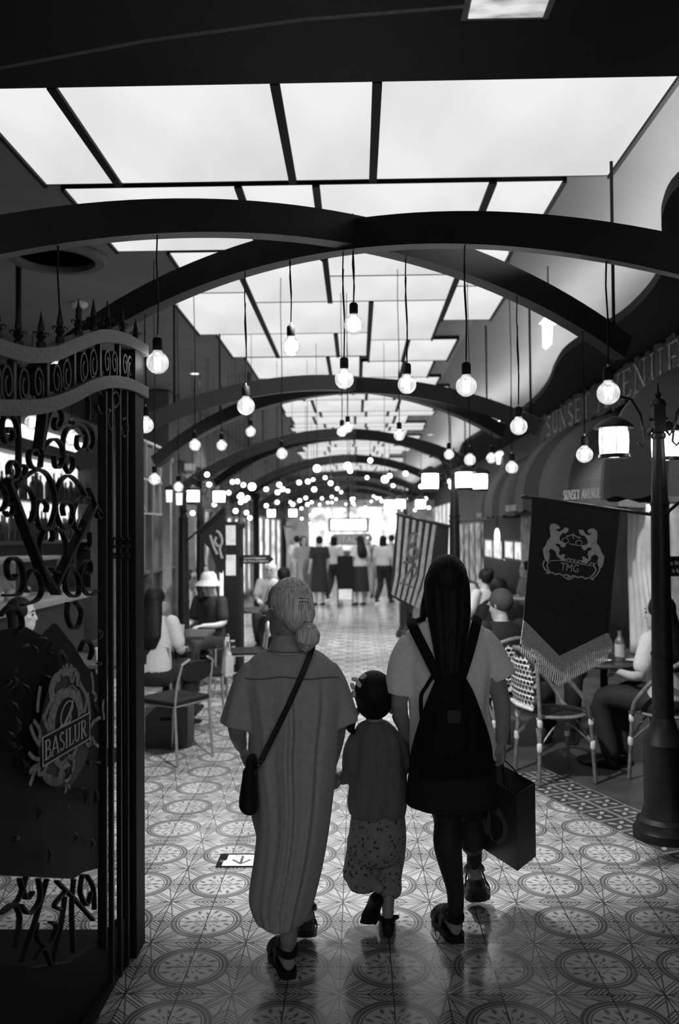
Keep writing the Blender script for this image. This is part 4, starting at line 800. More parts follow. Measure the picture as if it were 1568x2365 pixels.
drs = MB(); drs.loft(row_loft([(1492, 634, 706, .052, .0), (1500, 610, 728, .066, .0), (1515, 585, 752, .082, 0), (1540, 566, 776, .100, 0), (1575, 556, 790, .115, 0), (1620, 562, 792, .122, 0), (1680, 574, 783, .122, 0), (1740, 573, 778, .128, 0), (1800, 583, 773, .135, 0), (1860, 592, 766, .140, 0), (1920, 592, 758, .145, 0), (1980, 586, 748, .150, 0), (2030, 578, 737, .152, 0), (2070, 575, 727, .150, .0), (2098, 583, 718, .145, .0), (2116, 592, 708, .142, .0), (2122, 597, 702, .13, .0)], Y1, 160, fold1))
def sleeve(mb, a, m, c, r0, r1, r2, n=40, wob=.006, flat=.9):
    pts = smoothpl([tuple(a), tuple(m), tuple(c)], 8); rings = []
    tg = [(V(pts[min(i + 1, len(pts) - 1)]) - V(pts[max(i - 1, 0)])).normalized() for i in range(len(pts))]
    for i, (q, t_) in enumerate(zip(pts, tg)):
        u = i / (len(pts) - 1); r = (r0 * (1 - u) ** 2 + 2 * r1 * u * (1 - u) + r2 * u * u) * min(1, .55 + u * 3.2) ** .5; x = V((0, 1, 0)); x = (x - t_ * x.dot(t_)).normalized(); y = t_.cross(x)
        rings.append([V(q) + (x * math.cos(2 * PI * k / n) * flat + y * math.sin(2 * PI * k / n)) * (r + wob * u * math.sin(5 * 2 * PI * k / n + 3 * u)) for k in range(n)])
    rings.append([V(pts[-1]) + (q - V(pts[-1])) * .93 + tg[-1] * .003 for q in rings[-1]]); mb.loft(rings)
drm = mat('dress_linen', .40, .9, .09, 45, .12)
sleeve(drs, p(600, 1552), p(572, 1590, -.01), p(545, 1678, -.02), .075, .062, .064); sleeve(drs, p(740, 1552), p(768, 1590, .01), p(799, 1670, .02), .075, .060, .056)
wk(drs, 'dress', drm, remesh=.006, sm=4)
cb = MB(); cb.loft(row_loft([(1507, 618, 718, .088, .0), (1496, 621, 715, .086, .0), (1480, 627, 708, .076, .005), (1467, 630, 704, .068, .01), (1465, 632, 702, .062, .01), (1478, 636, 698, .058, .01)], Y1, 48)); wk(cb, 'collar', drm)
cb = MB().tube([at(617 + 102 * i / 20, 1503 + 4 * math.sin(PI * i / 20), Y1 - .088 * math.sin(PI * (i + 2) / 24) ** .6 - .004) for i in range(21)], .0022, 5, False); wk(cb, 'collar_seam', mat('seam', .14, .9))
cb = MB()
yk = [at(566 + (784 - 566) * i / 30, 1566 + 2.5 * math.sin(i * .4), Y1 - .118 * math.sin(PI * (i + 4) / 38) ** .5 - .004) for i in range(31)]; cb.tube(yk, .0022, 5, False); wk(cb, 'yoke_seam', mat('seam', .14, .9))
hr = MB(); hl = lambda x, y, z: hc + HM @ V((x, y, z))
hr.sphere(hl(0, -.026, .034), 1, 24, 16, (.081, .094, .098), HM); hr.sphere(hl(0, -.060, -.015), 1, 20, 12, (.070, .058, .075), HM)
hr.tube([hl(0, -.10, .03), hl(0, -.115, -.02), p(712, 1440, -.10)], [.035, .03, .018], 14)
wk(hr, 'hair', hairgry, remesh=.006, sm=3)
hr = MB(); hr.tube([p(711, 1437, -.10), p(712, 1446, -.11), p(711, 1462, -.12), p(709, 1480, -.12), p(707, 1492, -.115)], [.012, .030, .049, .048, .026], 18)
hr2 = [p(709 + 5 * math.cos(a), 1436, -.10) for a in range(4)]
for i in range(26):
    a = i * .66; rr_ = (i % 5 + 2) / 7; hr.tube([p(711, 1440, -.10), p(711 + 17 * rr_ * math.cos(a), 1462, -.12 + .035 * rr_ * math.sin(a)), p(709 + 22 * rr_ * math.cos(a), 1485, -.12 + .035 * rr_ * math.sin(a)), p(706 + 20 * rr_ * math.cos(a), 1497 + 5 * math.sin(i), -.115 + .03 * math.sin(a))], [.006, .008, .007, .002], 6)
wk(hr, 'ponytail', hairgry, remesh=.005, sm=3); wk(MB().tube([p(711 + 8 * math.cos(a), 1438, -.10 + .014 * math.sin(a)) for a in [k * PI / 6 for k in range(13)]], .006, 8), 'hair_tie', leather)
cl_ = MB(); q0 = p(700, 1383, -.10)
for dx, dz in ((0, .0), (.004, -.012)): cl_.tube([q0 + V((-.022, .0, dz)), q0 + V((0, -.014, dz + .003)), q0 + V((.02, -.008, dz + .002))], .0026, 6)
for i in range(5): cl_.tube([q0 + V((-.014 + i * .007, -.010, 0)), q0 + V((-.016 + i * .008, -.010, -.05))], [.0022, .0008], 5)
tag(rel(cl_.build('hair_clip', mat('clip_metal', .25, .25, metal=.9), W1), W1), 'metal hair clip')
gl = MB(); gp_ = lambda x, y, z: hc + HM @ V((x, y, z))
for q in (-1, 1):
    gl.tube([gp_(q * (.036 + .024 * math.cos(a)), .098, .0 + .019 * math.sin(a)) for a in [k * PI / 7 for k in range(15)]], .0022, 6); gl.tube([gp_(q * .062, .096, .006), gp_(q * .076, .05, .008), gp_(q * .080, -.01, .012)], .0022, 6)
gl.tube([gp_(-.012, .100, .004), gp_(.012, .100, .004)], .002, 6); wk(gl, 'eyeglasses', mat('glasses_frame', .75, .3))
# crossbody bag
bg = thing('crossbody_bag', 'small black crossbody bag at the hip of the woman in the long dress', 'bag', p(574, 1810, -.12))
mb = MB(); rows = [(1748, 578, 588), (1752, 569, 591), (1772, 567, 594), (1778, 562, 594), (1800, 559, 595), (1840, 553, 596), (1860, 553, 597), (1870, 560, 596), (1873, 570, 590)]
mb.loft([[at((a + b_) / 2, y, Y1 - .13) + V((math.copysign(abs(math.cos(2 * PI * k / 24)) ** .6, math.cos(2 * PI * k / 24)) * (b_ - a) / 2 * .00166, math.sin(2 * PI * k / 24) * .055, 0)) for k in range(24)] for y, a, b_ in smoothpl(rows, 4)])
rel(mb.build('pouch', leather, bg), bg)
mb = MB(); sp = [p(722, 1494, -.085), p(716, 1512, -.105), p(700, 1552, -.122), p(670, 1620, -.132), p(645, 1672, -.134), p(620, 1722, -.140), p(603, 1757, -.150)]
mb.tube(smoothpl([tuple(q) for q in sp], 5), .0112, 4, True, flat=.25, up=(0, 1, 0)); mb.tube([p(603, 1757, -.15), p(592, 1775, -.155)], .007, 6); mb.tube([p(722, 1494, -.085), p(712, 1486, -.04), p(690, 1500, .08), p(620, 1620, .16), p(590, 1760, .06)], .010, 4, flat=.3, up=(0, 1, 0))
rel(mb.build('strap', leather, bg), bg)
mb = MB().tube([p(602 + 5 * math.cos(a), 1763 + 6 * math.sin(a), -.158) for a in [k * PI / 5 for k in range(11)]], .0015, 5); mb.sphere(p(596, 1768, -.16), .003, 6, 4); mb.sphere(p(589, 1784, -.165), .002, 6, 4); rel(mb.build('buckle', brass, bg), bg)
# ---- little girl
Y2 = 3.74; p = P3(Y2); G1 = thing('person', 'little girl with pigtails in a dark sweater and puffy patterned trousers', 'person', (p(870, 1800).x, Y2, 0)); gkk = lambda mb, name, m, **k: rel(mb.build(name, m, G1, **k), G1)
b = MB(); hc = p(862, 1612, .0); HM = Matrix.Rotation(R_(6), 3, 'Z') @ Matrix.Rotation(R_(2), 3, 'X'); head(b, hc, HM, .86)
b.tube([p(865, 1690), p(864, 1660), hc - V((0, 0, .05))], [.042, .036, .036], 12)
torso(b, [(p(868, y).x, Y2, p(868, y).z, rx, ry) for y, rx, ry in ((1960, .08, .07), (1900, .105, .085), (1820, .10, .08), (1750, .10, .075), (1710, .095, .065), (1685, .045, .04))])
cL = [p(830, 1702), p(812, 1770, -.02), p(780, 1798, .02)]; limb(b, cL, [.03, .025, .017]); hand(b, cL[2], V((-.6, .3, .3)), V((0, .2, 1)), .66, .6, side=1)
cR = [p(912, 1702), p(930, 1768, -.01), p(951, 1738, .06)]; limb(b, cR, [.03, .025, .017]); hand(b, cR[2], V((.3, .3, .9)), V((.8, .5, 0)), .66, .6, side=-1)
kL, aL = p(830, 1992, .05), p(862, 2100, -.12); kR, aR = p(897, 1995, .02), p(898, 2112, .0)
g1h, g1t = at(875, 2092, 3.66), at(850, 2148, 3.72); g1h.z = .15; g1t.z = .035; g2h, g2t = V((at(896, 2150, 3.70).x, 3.66, .02)), V((at(893, 2140, 3.85).x, 3.83, .02))
aL = g1h + V((0, .02, .05)); aR = g2h + V((0, .03, .065))
limb(b, [p(848, 1900), kL, aL], [.05, .036, .024]); limb(b, [p(890, 1900), kR, aR], [.05, .036, .024]); foot(b, g1h, g1t, .72, up=(0, .8, .6)); foot(b, g2h, g2t, .72)
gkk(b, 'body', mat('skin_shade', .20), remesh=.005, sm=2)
shm = MB(); foot(shm, g1h + V((0, -.01, -.004)), g1t + V((0, .0, -.006)), .95, up=(0, .8, .6)); foot(shm, g2h + V((0, -.012, -.012)), g2t + V((0, .01, -.012)), .95); shm.tube([g2h + V((-.035, .03, .05)), g2h + V((.04, .03, .055))], .010, 6); gkk(shm, 'shoes', leather, remesh=.006, sm=1)
swm = mat('sweater_knit', .14, .9, .15, 90, .3, stretch=(1, 1, .25)); sw = MB()
def fold2(th, t): return .005 * math.sin(9 * th + 5 * t) + .004 * math.sin(4 * th - 3 * t) * t
sw.loft(row_loft([(1664, 842, 890, .042, 0), (1672, 828, 902, .055, 0), (1688, 818, 918, .07, 0), (1712, 812, 932, .085, 0), (1760, 812, 938, .10, 0), (1810, 806, 940, .11, 0), (1850, 802, 940, .115, 0), (1874, 806, 937, .112, 0), (1884, 814, 933, .10, 0), (1885, 818, 928, .09, 0)], Y2, 96, fold2))
sleeve(sw, p(832, 1700), p(815, 1735, -.02), p(812, 1778, -.02), .045, .040, .036, wob=.007); sleeve(sw, p(814, 1768, -.02), p(802, 1792, 0), p(782, 1799, .02), .036, .036, .022, wob=.005)
sleeve(sw, p(910, 1700), p(926, 1732, 0), p(930, 1772, -.01), .045, .040, .034, wob=.005); sleeve(sw, p(930, 1770, -.01), p(940, 1766, .02), p(949, 1745, .05), .034, .032, .024, wob=.004); gkk(sw, 'sweater', swm, remesh=.0055, sm=3)
# puffy trousers with their little flower print
pm = bpy.data.materials.new('print_trousers'); pm.use_nodes = True; N, L, M = nodekit(pm); bs = N['Principled BSDF']; vo = N.new('ShaderNodeTexVoronoi'); vo.inputs['Scale'].default_value = 48; tc = N.new('ShaderNodeTexCoord'); L.new(tc.outputs['Object'], vo.inputs[0])
nz = N.new('ShaderNodeTexNoise'); nz.inputs['Scale'].default_value = 30; L.new(tc.outputs['Object'], nz.inputs[0]); dsp = M('LESS_THAN', vo.outputs[0], .30)
L.new(M('MULTIPLY', M('ADD', .16, M('MULTIPLY', nz.outputs[0], .14)), M('SUBTRACT', 1.0, M('MULTIPLY', dsp, .75))), bs.inputs['Base Color']); bs.inputs['Roughness'].default_value = .85
tr_ = MB(); tr_.loft(row_loft([(1862, 822, 925, .09, 0), (1880, 812, 934, .11, 0), (1920, 806, 938, .12, 0), (1960, 804, 937, .12, 0), (1985, 815, 930, .10, 0)], Y2, 48))
for c0, c1, c2, c3 in (((838, 1930, 46), (832, 1985, 46), (828, 2020, 48), (838, 2052, 40)), ((902, 1930, 48), (902, 1985, 42), (896, 2030, 40), (896, 2068, 34))):
    rr = []
    for x, y, w_ in smoothpl([c0, c1, c2, (c3[0], c3[1] - 16, c3[2] + 8), c3, (c3[0], c3[1] + 4, c3[2] * .6)], 5): rr.append([at(x, y, Y2 + .01) + V((math.cos(2 * PI * k / 48) * (w_ / 2 * .00187 * 1.5 + .004 * math.sin(k * 1.7 + y * .1)), math.sin(2 * PI * k / 48) * (w_ / 2 * .00187 * 1.5), 0)) for k in range(48)])
    tr_.loft(rr)
gkk(tr_, 'trousers', pm, remesh=.006, sm=2)
hr = MB(); hl = lambda x, y, z: hc + HM @ (V((x, y, z)) * .87); hr.sphere(hl(0, -.02, .03), 1, 20, 14, (.085, .094, .096), HM); hr.sphere(hl(0, -.035, -.02), 1, 18, 12, (.076, .062, .068), HM)
gkk(hr, 'hair', hairblk, remesh=.006, sm=2)
for side, pts in ((-1, [(822, 1644), (812, 1650), (808, 1662), (810, 1682), (820, 1694)]), (1, [(906, 1640), (916, 1644), (922, 1660), (930, 1678), (940, 1690)])):
    hr = MB(); hr.tube(smoothpl([tuple(p(x, y, -.02)) for x, y in pts], 5), [.014, .016, .018, .02, .022, .024, .025, .026, .027, .027, .027, .026, .025, .024, .022, .02, .017, .014, .012, .008, .004][:len(smoothpl(pts, 5))], 12); gkk(hr, 'pigtail', hairblk)
    hr = MB(); hr.sphere(p(pts[0][0], pts[0][1], -.02), .017, 12, 8); gkk(hr, 'hair_tie', mat('tie', .2, .5))
rb = MB()
for (x, y), (dx, dy) in (((826, 1572), (-1, -.3)), ((826, 1572), (.5, .9)), ((816, 1594), (-.3, -1)), ((816, 1594), (.1, 1)), ((834, 1566), (.8, -.4))): rb.sphere(p(x + dx * 6, y + dy * 9, -.075), 1, 14, 10, (.016, .007, .010), Matrix.Rotation(math.atan2(-dy, dx), 3, 'Y').inverted())
gkk(rb, 'hair_bow', mat('bow_satin', .6, .4))
# ---- young woman with the backpack
Y3 = 3.68; p = P3(Y3); W2 = thing('person', 'young woman with long dark hair, white shirt and black skirt, seen from behind', 'person', (p(1040, 1800).x, Y3, 0)); wk2 = lambda mb, name, m, **k: rel(mb.build(name, m, W2, **k), W2)
b = MB(); hc = p(1033, 1352, .0); HM = Matrix.Rotation(R_(-6), 3, 'Z'); head(b, hc, HM, .96); b.tube([p(1035, 1460), p(1034, 1420), hc - V((0, 0, .05))], [.055, .048, .046], 12)
torso(b, [(p(1040, y).x, Y3, p(1040, y).z, rx, ry) for y, rx, ry in ((1835, .12, .10), (1800, .155, .115), (1740, .155, .11), (1660, .125, .09), (1570, .14, .10), (1490, .165, .095), (1455, .13, .075), (1430, .06, .05))])
aL_ = [p(950, 1480), p(922, 1625, .0), p(952, 1728, .10)]; limb(b, aL_, [.046, .036, .024]); hand(b, aL_[2], V((.2, .35, -.9)), V((.9, .3, 0)), .92, .6, side=1)
aR_ = [p(1118, 1480), p(1158, 1620, -.01), p(1160, 1712, -.02)]; limb(b, aR_, [.046, .038, .024]); hand(b, aR_[2], V((.06, .1, -1)), V((-.9, .25, 0)), .95, .85, side=-1)
h1, t1_ = V((at(1052, 2150, 3.66).x, 3.62, .03)), V((at(1018, 2135, 3.86).x, 3.84, .03)); h2, t2_ = at(1098, 2058, 3.84), at(1108, 2100, 3.93); h2.z = .165; t2_.z = .04; t2_.y = 4.0
A1, A2 = h1 + V((.0, .04, .08)), h2 + V((0, .03, .07)); K1, K2 = p(1032, 1885, .04), p(1086, 1885, .10)
limb(b, [p(1010, 1790), K1, p(1034, 1955, -.02), A1 + V((0, 0, .09)), A1], [.09, .056, .055, .033, .031], 14); limb(b, [p(1080, 1790), K2, p(1090, 1945, .05), A2 + V((0, -.01, .08)), A2], [.09, .052, .048, .032, .030], 14)
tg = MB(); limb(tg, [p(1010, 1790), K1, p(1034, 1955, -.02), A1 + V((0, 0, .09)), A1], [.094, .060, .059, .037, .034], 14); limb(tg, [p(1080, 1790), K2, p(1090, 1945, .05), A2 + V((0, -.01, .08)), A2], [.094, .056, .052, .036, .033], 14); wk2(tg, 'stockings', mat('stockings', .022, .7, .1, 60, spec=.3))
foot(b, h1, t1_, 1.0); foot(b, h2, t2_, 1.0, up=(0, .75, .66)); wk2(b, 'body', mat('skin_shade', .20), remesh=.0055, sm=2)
sd = sandal(h1, t1_, 1.05, W2, wr=1.15); rel(sd, W2); sd = sandal(h2, t2_, 1.05, W2, up=(0, .75, .66), wr=1.15); rel(sd, W2)
shm_ = mat('white_cotton', .85, .85, .05, 60, .12); sh_ = MB()
def fold3(th, t): return t * (.010 * math.sin(6 * th + 1) + .006 * math.sin(11 * th + 5 * t)) + .004 * math.sin(5 * th + 9 * t)
sh_.loft(row_loft([(1428, 1000, 1070, .05, 0), (1436, 970, 1095, .065, 0), (1450, 945, 1118, .08, 0), (1480, 930, 1136, .105, 0), (1530, 930, 1140, .12, 0), (1580, 940, 1132, .125, 0), (1640, 946, 1130, .13, 0), (1700, 946, 1142, .135, 0), (1740, 948, 1146, .135, 0), (1765, 955, 1140, .12, 0)], Y3, 96, fold3))
sleeve(sh_, p(966, 1486), p(936, 1530, 0), p(922, 1602, 0), .08, .068, .060, wob=.003); sleeve(sh_, p(1098, 1480), p(1130, 1508, 0), p(1160, 1563, 0), .08, .060, .064, wob=.002); wk2(sh_, 'shirt', shm_, remesh=.006, sm=4)
sk = MB(); sk.loft(row_loft([(1735, 962, 1140, .12, 0), (1760, 948, 1145, .135, 0), (1800, 941, 1147, .145, 0), (1840, 938, 1146, .148, 0), (1852, 938, 1144, .147, 0), (1858, 944, 1138, .135, 0)], Y3, 72, lambda th, t: t * .006 * math.sin(8 * th))); wk2(sk, 'skirt', mat('black_cloth', .007, .85, .2, 60, .1))
hr = MB(); hl = lambda x, y, z: hc + HM @ V((x, y, z)); hr.sphere(hl(0, -.022, .03), 1, 24, 16, (.086, .098, .104), HM)
hr.loft(row_loft([(1310, 992, 1072, .06, -.03), (1345, 979, 1084, .075, -.03), (1400, 982, 1087, .070, -.05), (1440, 990, 1085, .055, -.08), (1490, 999, 1076, .045, -.115), (1540, 1008, 1070, .032, -.14), (1575, 1018, 1062, .02, -.155), (1590, 1028, 1052, .01, -.16)], Y3, 48, lambda th, t: .005 * math.sin(14 * th + 3 * t)))
hr.tube([hl(-.06, .02, .03), p(984, 1400, .04), p(975, 1430, .0), p(940, 1442, -.06)], [.03, .025, .016, .006], 10)
wk2(hr, 'hair', hairblk, remesh=.007, sm=2)
bgk = thing('backpack', 'black backpack with broad crossing straps on the young woman', 'backpack', p(1043, 1680, -.16)); bm_ = mat('backpack_nylon', .006, .75, .2, 60, spec=.15)
mb = MB(); mb.loft(row_loft([(1552, 1018, 1068, .02, -.15), (1566, 1008, 1076, .035, -.155), (1600, 993, 1094, .055, -.165), (1650, 974, 1113, .075, -.175), (1700, 958, 1130, .085, -.18), (1740, 948, 1138, .085, -.18), (1775, 948, 1138, .07, -.175), (1790, 960, 1125, .045, -.165)], Y3, 60, lambda th, t: .003 * math.sin(10 * th + 6 * t))); rel(mb.build('main_bag', bm_, bgk), bgk)
for pts, w_ in (([(950, 1432, -.055), (955, 1450, -.105), (980, 1500, -.135), (1010, 1560, -.155), (1030, 1590, -.16)], .021), ([(1103, 1428, -.055), (1098, 1450, -.105), (1085, 1500, -.135), (1066, 1560, -.155), (1050, 1590, -.16)], .021), ([(1000, 1560, -.135), (985, 1585, -.11), (972, 1612, -.10), (975, 1680, -.11)], .008)):
    mb = MB(); mb.tube(smoothpl([tuple(p(x, y, d)) for x, y, d in pts], 5), w_, 4, True, flat=.22, up=(0, 1, 0)); rel(mb.build('strap', bm_, bgk), bgk)
lab = MB(); lab.box(p(1048, 1655, -.262), (.05, .002, .05)); rel(lab.build('label_patch', mat('patch', .014, .6, .5, 200), bgk, smooth=False), bgk)
# ---- shopping bag in her right hand: a big dark paper bag seen on its corner
sbg = thing('shopping_bag', 'large dark paper shopping bag with curved emblem, carried by the young woman', 'bag', at(1190, 2000, 3.66)); bot_z = at(1195, 2012, 3.52).z
c0 = at(1195, 2012, 3.52); c0b = V((c0.x, 3.52, bot_z)); dR = (at(1238, 1998, 3.66) - at(1195, 2012, 3.52)); R1 = V((at(1238, 1990, 3.68).x, 3.68, bot_z)); eL_ = V((at(1088, 1930, 3.86).x, 3.86, bot_z)); R2 = R1 + (eL_ - c0b); zt_ = at(1240, 1808, 3.68).z; zt2 = zt_ + .015
mb = MB(); mb.add([c0b, R1, R2, eL_, V((c0b.x, c0b.y, zt_)), V((R1.x, R1.y, zt_)), V((R2.x, R2.y, zt2)), V((eL_.x, eL_.y, zt2))], [(0, 1, 2, 3), (0, 4, 5, 1), (1, 5, 6, 2), (2, 6, 7, 3), (3, 7, 4, 0)]); o = mb.build('bag_body', mat('bag_paper', .035, .42), sbg, smooth=False); rel(o, sbg); q = o.modifiers.new('solid', 'SOLIDIFY'); q.thickness = .002
fx = (eL_ - c0b).normalized(); fnn = fx.cross(V((0, 0, 1))); fnn = -fnn if fnn.y > 0 else fnn; g_ = pxf3(c0b, fnn); mb = MB()
mb.prism(smoothpl([(1138, 1868), (1142, 1880), (1146, 1868), (1152, 1868), (1163, 1890), (1172, 1912), (1166, 1940), (1152, 1950), (1143, 1944), (1158, 1934), (1162, 1912), (1156, 1890), (1148, 1884)], 4), g_, .0012)
mb.prism(smoothpl([(1130, 1870), (1122, 1900), (1128, 1925), (1140, 1945), (1132, 1918), (1132, 1895)], 4), g_, .0012); mb.prism(smoothpl([(1112, 1876), (1122, 1905), (1126, 1930), (1116, 1920), (1110, 1898)], 4), g_, .0012); rel(mb.build('emblem', mat('bag_emblem', .13, .5, .2, 60), sbg, smooth=False), sbg)
mb = MB(); hb = at(1161, 1752, 3.66)
for s0, s1, off in ((c0b, eL_, 0), (R1, R2, .0)):
    for f_ in (.25, .7): e_ = s0 + (s1 - s0) * f_; e_ = V((e_.x, e_.y, zt_ - .02)); mb.tube([e_, e_ * .5 + hb * .5 + V((0, 0, .01)), hb], .003, 6)
rel(mb.build('handles', bm_, sbg), sbg)
# ------------------------------------------------------------------ right side: awnings, plank sign, facade
AWL = mat('awning_light', .13, .85, .12, 30, .05); AWD = mat('awning_dark', .05, .85, .15, 30, .05); AWT = mat('awning_text', .62, .8, .1)
def awning(label, pn, pf, z0=2.06, H=.92, proj=1.0, vh=.15, txt=True, sw=.62, tx=0):
    """dome-ended barrel awning; pn, pf = near and far ends of its front edge"""
    pn, pf = V((*pn, 0)), V((*pf, 0)); ax = (pf - pn).normalized(); L_ = (pf - pn).length; out = V((-ax.y, ax.x, 0)); out = out if out.x < 0 else -out
    t = thing('awning', label, 'awning', (pn + pf) / 2 + V((0, 0, z0)), 0, 'striped dome awnings')
    base = [(0 + proj * .75 * (1 - math.sin(a)) if False else 0, 0)]
    # plan path round the awning, starting at the wall at the near end
    r = .55; path = []
    for k in range(9): a = PI / 2 * k / 8; path.append((r - r * math.sin(a) - 0, -(1 - math.cos(a)) * 0, a))
    pl = []; n1 = 10
    for k in range(n1 + 1):
        a = PI / 2 * k / n1; pl.append((r - r * math.cos(a) , proj * math.sin(a)))
    m = max(2, int(L_ / .1))
    mid = [(r + (L_ - 2 * r) * k / m, proj) for k in range(1, m)]
    pl = pl + mid + [(L_ - a, b) for a, b in reversed(pl[:n1 + 1])]
    w0 = pn - out * proj; S = [0]
    for (a, b), (c, d) in zip(pl, pl[1:]): S.append(S[-1] + math.hypot(c - a, d - b))
    K_ = 10; mb = MB()
    for i in range(len(pl) - 1):
        stripe = int((S[i] + .30) / sw) % 2
        for k in range(K_):
            q = []
            for (ii, kk) in ((i, k), (i + 1, k), (i + 1, k + 1), (i, k + 1)):
                a, b = pl[ii]; ph = PI / 2 * kk / K_; ca = math.cos(ph); cx = min(max(a, r), L_ - r); x = cx + (a - cx) * ca; q.append(w0 + ax * x + out * (b * ca) + V((0, 0, z0 + H * math.sin(ph))))
            mb.add(q, [(0, 1, 2, 3)], stripe)
    o = mb.build('canopy', [AWL, AWD], t, True); rel(o, t); o.data.shade_smooth()
    vb = MB(); nn = len(pl)
    for i in range(nn - 1):
        a, b = pl[i]; c, d = pl[i + 1]; stripe = int((S[i] + .30) / sw) % 2
        s0 = vh * (.78 + .22 * abs(math.sin(S[i] * PI / .42))); s1 = vh * (.78 + .22 * abs(math.sin(S[i + 1] * PI / .42)))
        A_, B_ = w0 + ax * a + out * b, w0 + ax * c + out * d; e = out * .004
        vb.add([A_ + V((0, 0, z0)), B_ + V((0, 0, z0)), B_ + V((0, 0, z0 - s1)), A_ + V((0, 0, z0 - s0))], [(0, 1, 2, 3)], stripe)
        vb.add([A_ + e + V((0, 0, z0)), B_ + e + V((0, 0, z0)), B_ + e + V((0, 0, z0 - s1)), A_ + e + V((0, 0, z0 - s0))], [(3, 2, 1, 0)], stripe)
    rel(vb.build('valance', [AWL, AWD], t, False), t)
    if txt:
        tb = MB(); h = .068; o0 = pf - ax * (.42 + tx) + out * .012
        serif(tb, 'SUNSET AVENUE', h, lambda a, b, c: o0 - ax * a + V((0, 0, z0 - .125 + b)) + out * c, 0, 0, .72, .05, bold=1.25); rel(tb.build('lettering', AWT, t, False), t)
    return t
awning('nearest striped dome awning with pale lettering, right edge behind the street lamp', (2.36, 4.9), (1.62, 6.78), tx=-.42)
awning('second striped dome awning, middle one of the three, above the banner pole', (2.08, 8.6), (1.84, 10.9), tx=-.3)
awning('third striped dome awning, farthest and smallest of the three', (2.25, 12.6), (2.12, 15.6), tx=-.2)
fac = mat('facade_dark', .07, .6, .3, 3)
tag(MB().bb(2.95, 3.05, 4.4, 8.0, 1.95, 3.36).bb(2.95, 3.05, 8.0, 40, 0, .35).bb(2.95, 3.05, 8.0, 40, 1.95, 3.36).build('wall_right', fac, None, False), kind='structure')
random.seed(4); t = thing('plank_sign', 'long sign of rough upright planks with big pale capitals above the awnings', 'sign', (2.7, 9, 3)); y = 6.6; i = 0; wdm = mat('rough_plank', .085, .8, .5, 14, .3, stretch=(3, 3, .6))
while y < 12.6:
    w_ = random.uniform(.085, .12); j = random.uniform(-.035, .035); ob = MB().bb(2.68, 2.705, y, y + w_ - .005, 2.97 + j, 3.33 + j * .8).build('plank', wdm, t, False); rel(ob, t); y += w_
tb = MB(); serif(tb, 'SUNSET AVENUE', .27, lambda a, b, c: V((2.675 - c, 12.2 - a, 3.01 + b)), 0, 0, 1.75, .16, d=.004, bold=.9); rel(tb.build('lettering', mat('faded_paint', .5, .9, .6, 25), t, False), t)
# draped curtains, painted panel, quote board
def curtain(label, a, b, z0, z1, m, amp=.03, n=60, gather=None):
    a, b = V((*a, 0)), V((*b, 0)); ax = (b - a); nn = V((-ax.y, ax.x, 0)).normalized(); t = thing('curtain', label, 'curtain', (a.x, a.y, z0)); rings = []
    fr, bk_ = [], []
    for r in range(13):
        u = r / 12; z = z1 + (z0 - z1) * u; row = []
        for i in range(n + 1):
            s = i / n; g = 1 if not gather else 1 - gather * math.sin(PI * min(1, u * 1.3)) ** 2; sx = s * g; row.append(V((a.x, a.y, 0)) + ax * sx + nn * amp * math.sin(s * 40 + .8 * math.sin(u * 3)) + V((0, 0, z)))
        fr.append(row); 
    mb = MB()
    for r in range(12):
        for i in range(n): mb.add([fr[r][i], fr[r][i + 1], fr[r + 1][i + 1], fr[r + 1][i]], [(0, 1, 2, 3)])
    o = mb.build('drape', m, t, True); rel(o, t); q = o.modifiers.new('solid', 'SOLIDIFY'); q.thickness = .006; bm = bmesh.new(); bm.from_mesh(o.data); bmesh.ops.remove_doubles(bm, verts=bm.verts, dist=1e-5); bmesh.ops.recalc_face_normals(bm, faces=bm.faces); bm.to_mesh(o.data); bm.free(); o.data.shade_smooth()
    rel(MB().tube([(a.x, a.y, z1 + .02), (b.x, b.y, z1 + .02)], .015, 8).build('rail', black, t), t); return t
drape = mat('drape_pale', .62, .85, .15, 6, .05); drape2 = mat('drape_mottled', .36, .85, .5, 9, .1)
curtain('pale draped curtain behind the banner and the foreground street lamp', (2.9, 9.35), (2.9, 8.15), .4, 1.95, drape, gather=.25)
curtain('mottled curtain between the second awning and the banner', (2.75, 14.6), (2.7, 12.9), .9, 1.95, drape2)
t = thing('painted_panel', 'framed painted panel behind the small black quote board, right edge', 'panel', (2.9, 7.7, 1.2)); rel(MB().bb(2.9, 2.94, 7.0, 8.12, .5, 1.93).build('canvas', mat('mural_paint', .30, .7, .75, 3.2), t, False), t); rel(MB().bb(2.88, 2.96, 8.10, 8.15, .45, 1.95).bb(2.88, 2.96, 6.95, 8.1, .45, .5).build('frame', darkwood, t, False), t)
t = thing('added_spotlight', 'added black spot lamp under the bulkhead aimed at the pale drape', 'added_spotlight', (2.30, 7.75, 3.34)); MB().tube([(0, 0, -.03), (.03, .04, -.11)], .03, 12).tube([(0, 0, -.03), (0, 0, .02)], .01, 8).build('housing', black, t)  # lamp added to brighten the pale drape
_l = bpy.data.lights.new('added_spotlight', 'SPOT'); _l.energy = 170; _l.spot_size = R_(62); _l.spot_blend = .6; _l.shadow_soft_size = .05; _o = bpy.data.objects.new('spot', _l); COL.objects.link(_o); _o.parent = t; _o.location = (.04, .06, -.14); _o.rotation_euler = (V((2.9, 8.75, 1.2)) - V((2.34, 7.8, 3.2))).to_track_quat('-Z', 'Y').to_euler()
q0 = at(1549, 1308, 7.2); t = thing('quote_board', 'small black board with two lines of white lettering at the right edge', 'sign', q0)
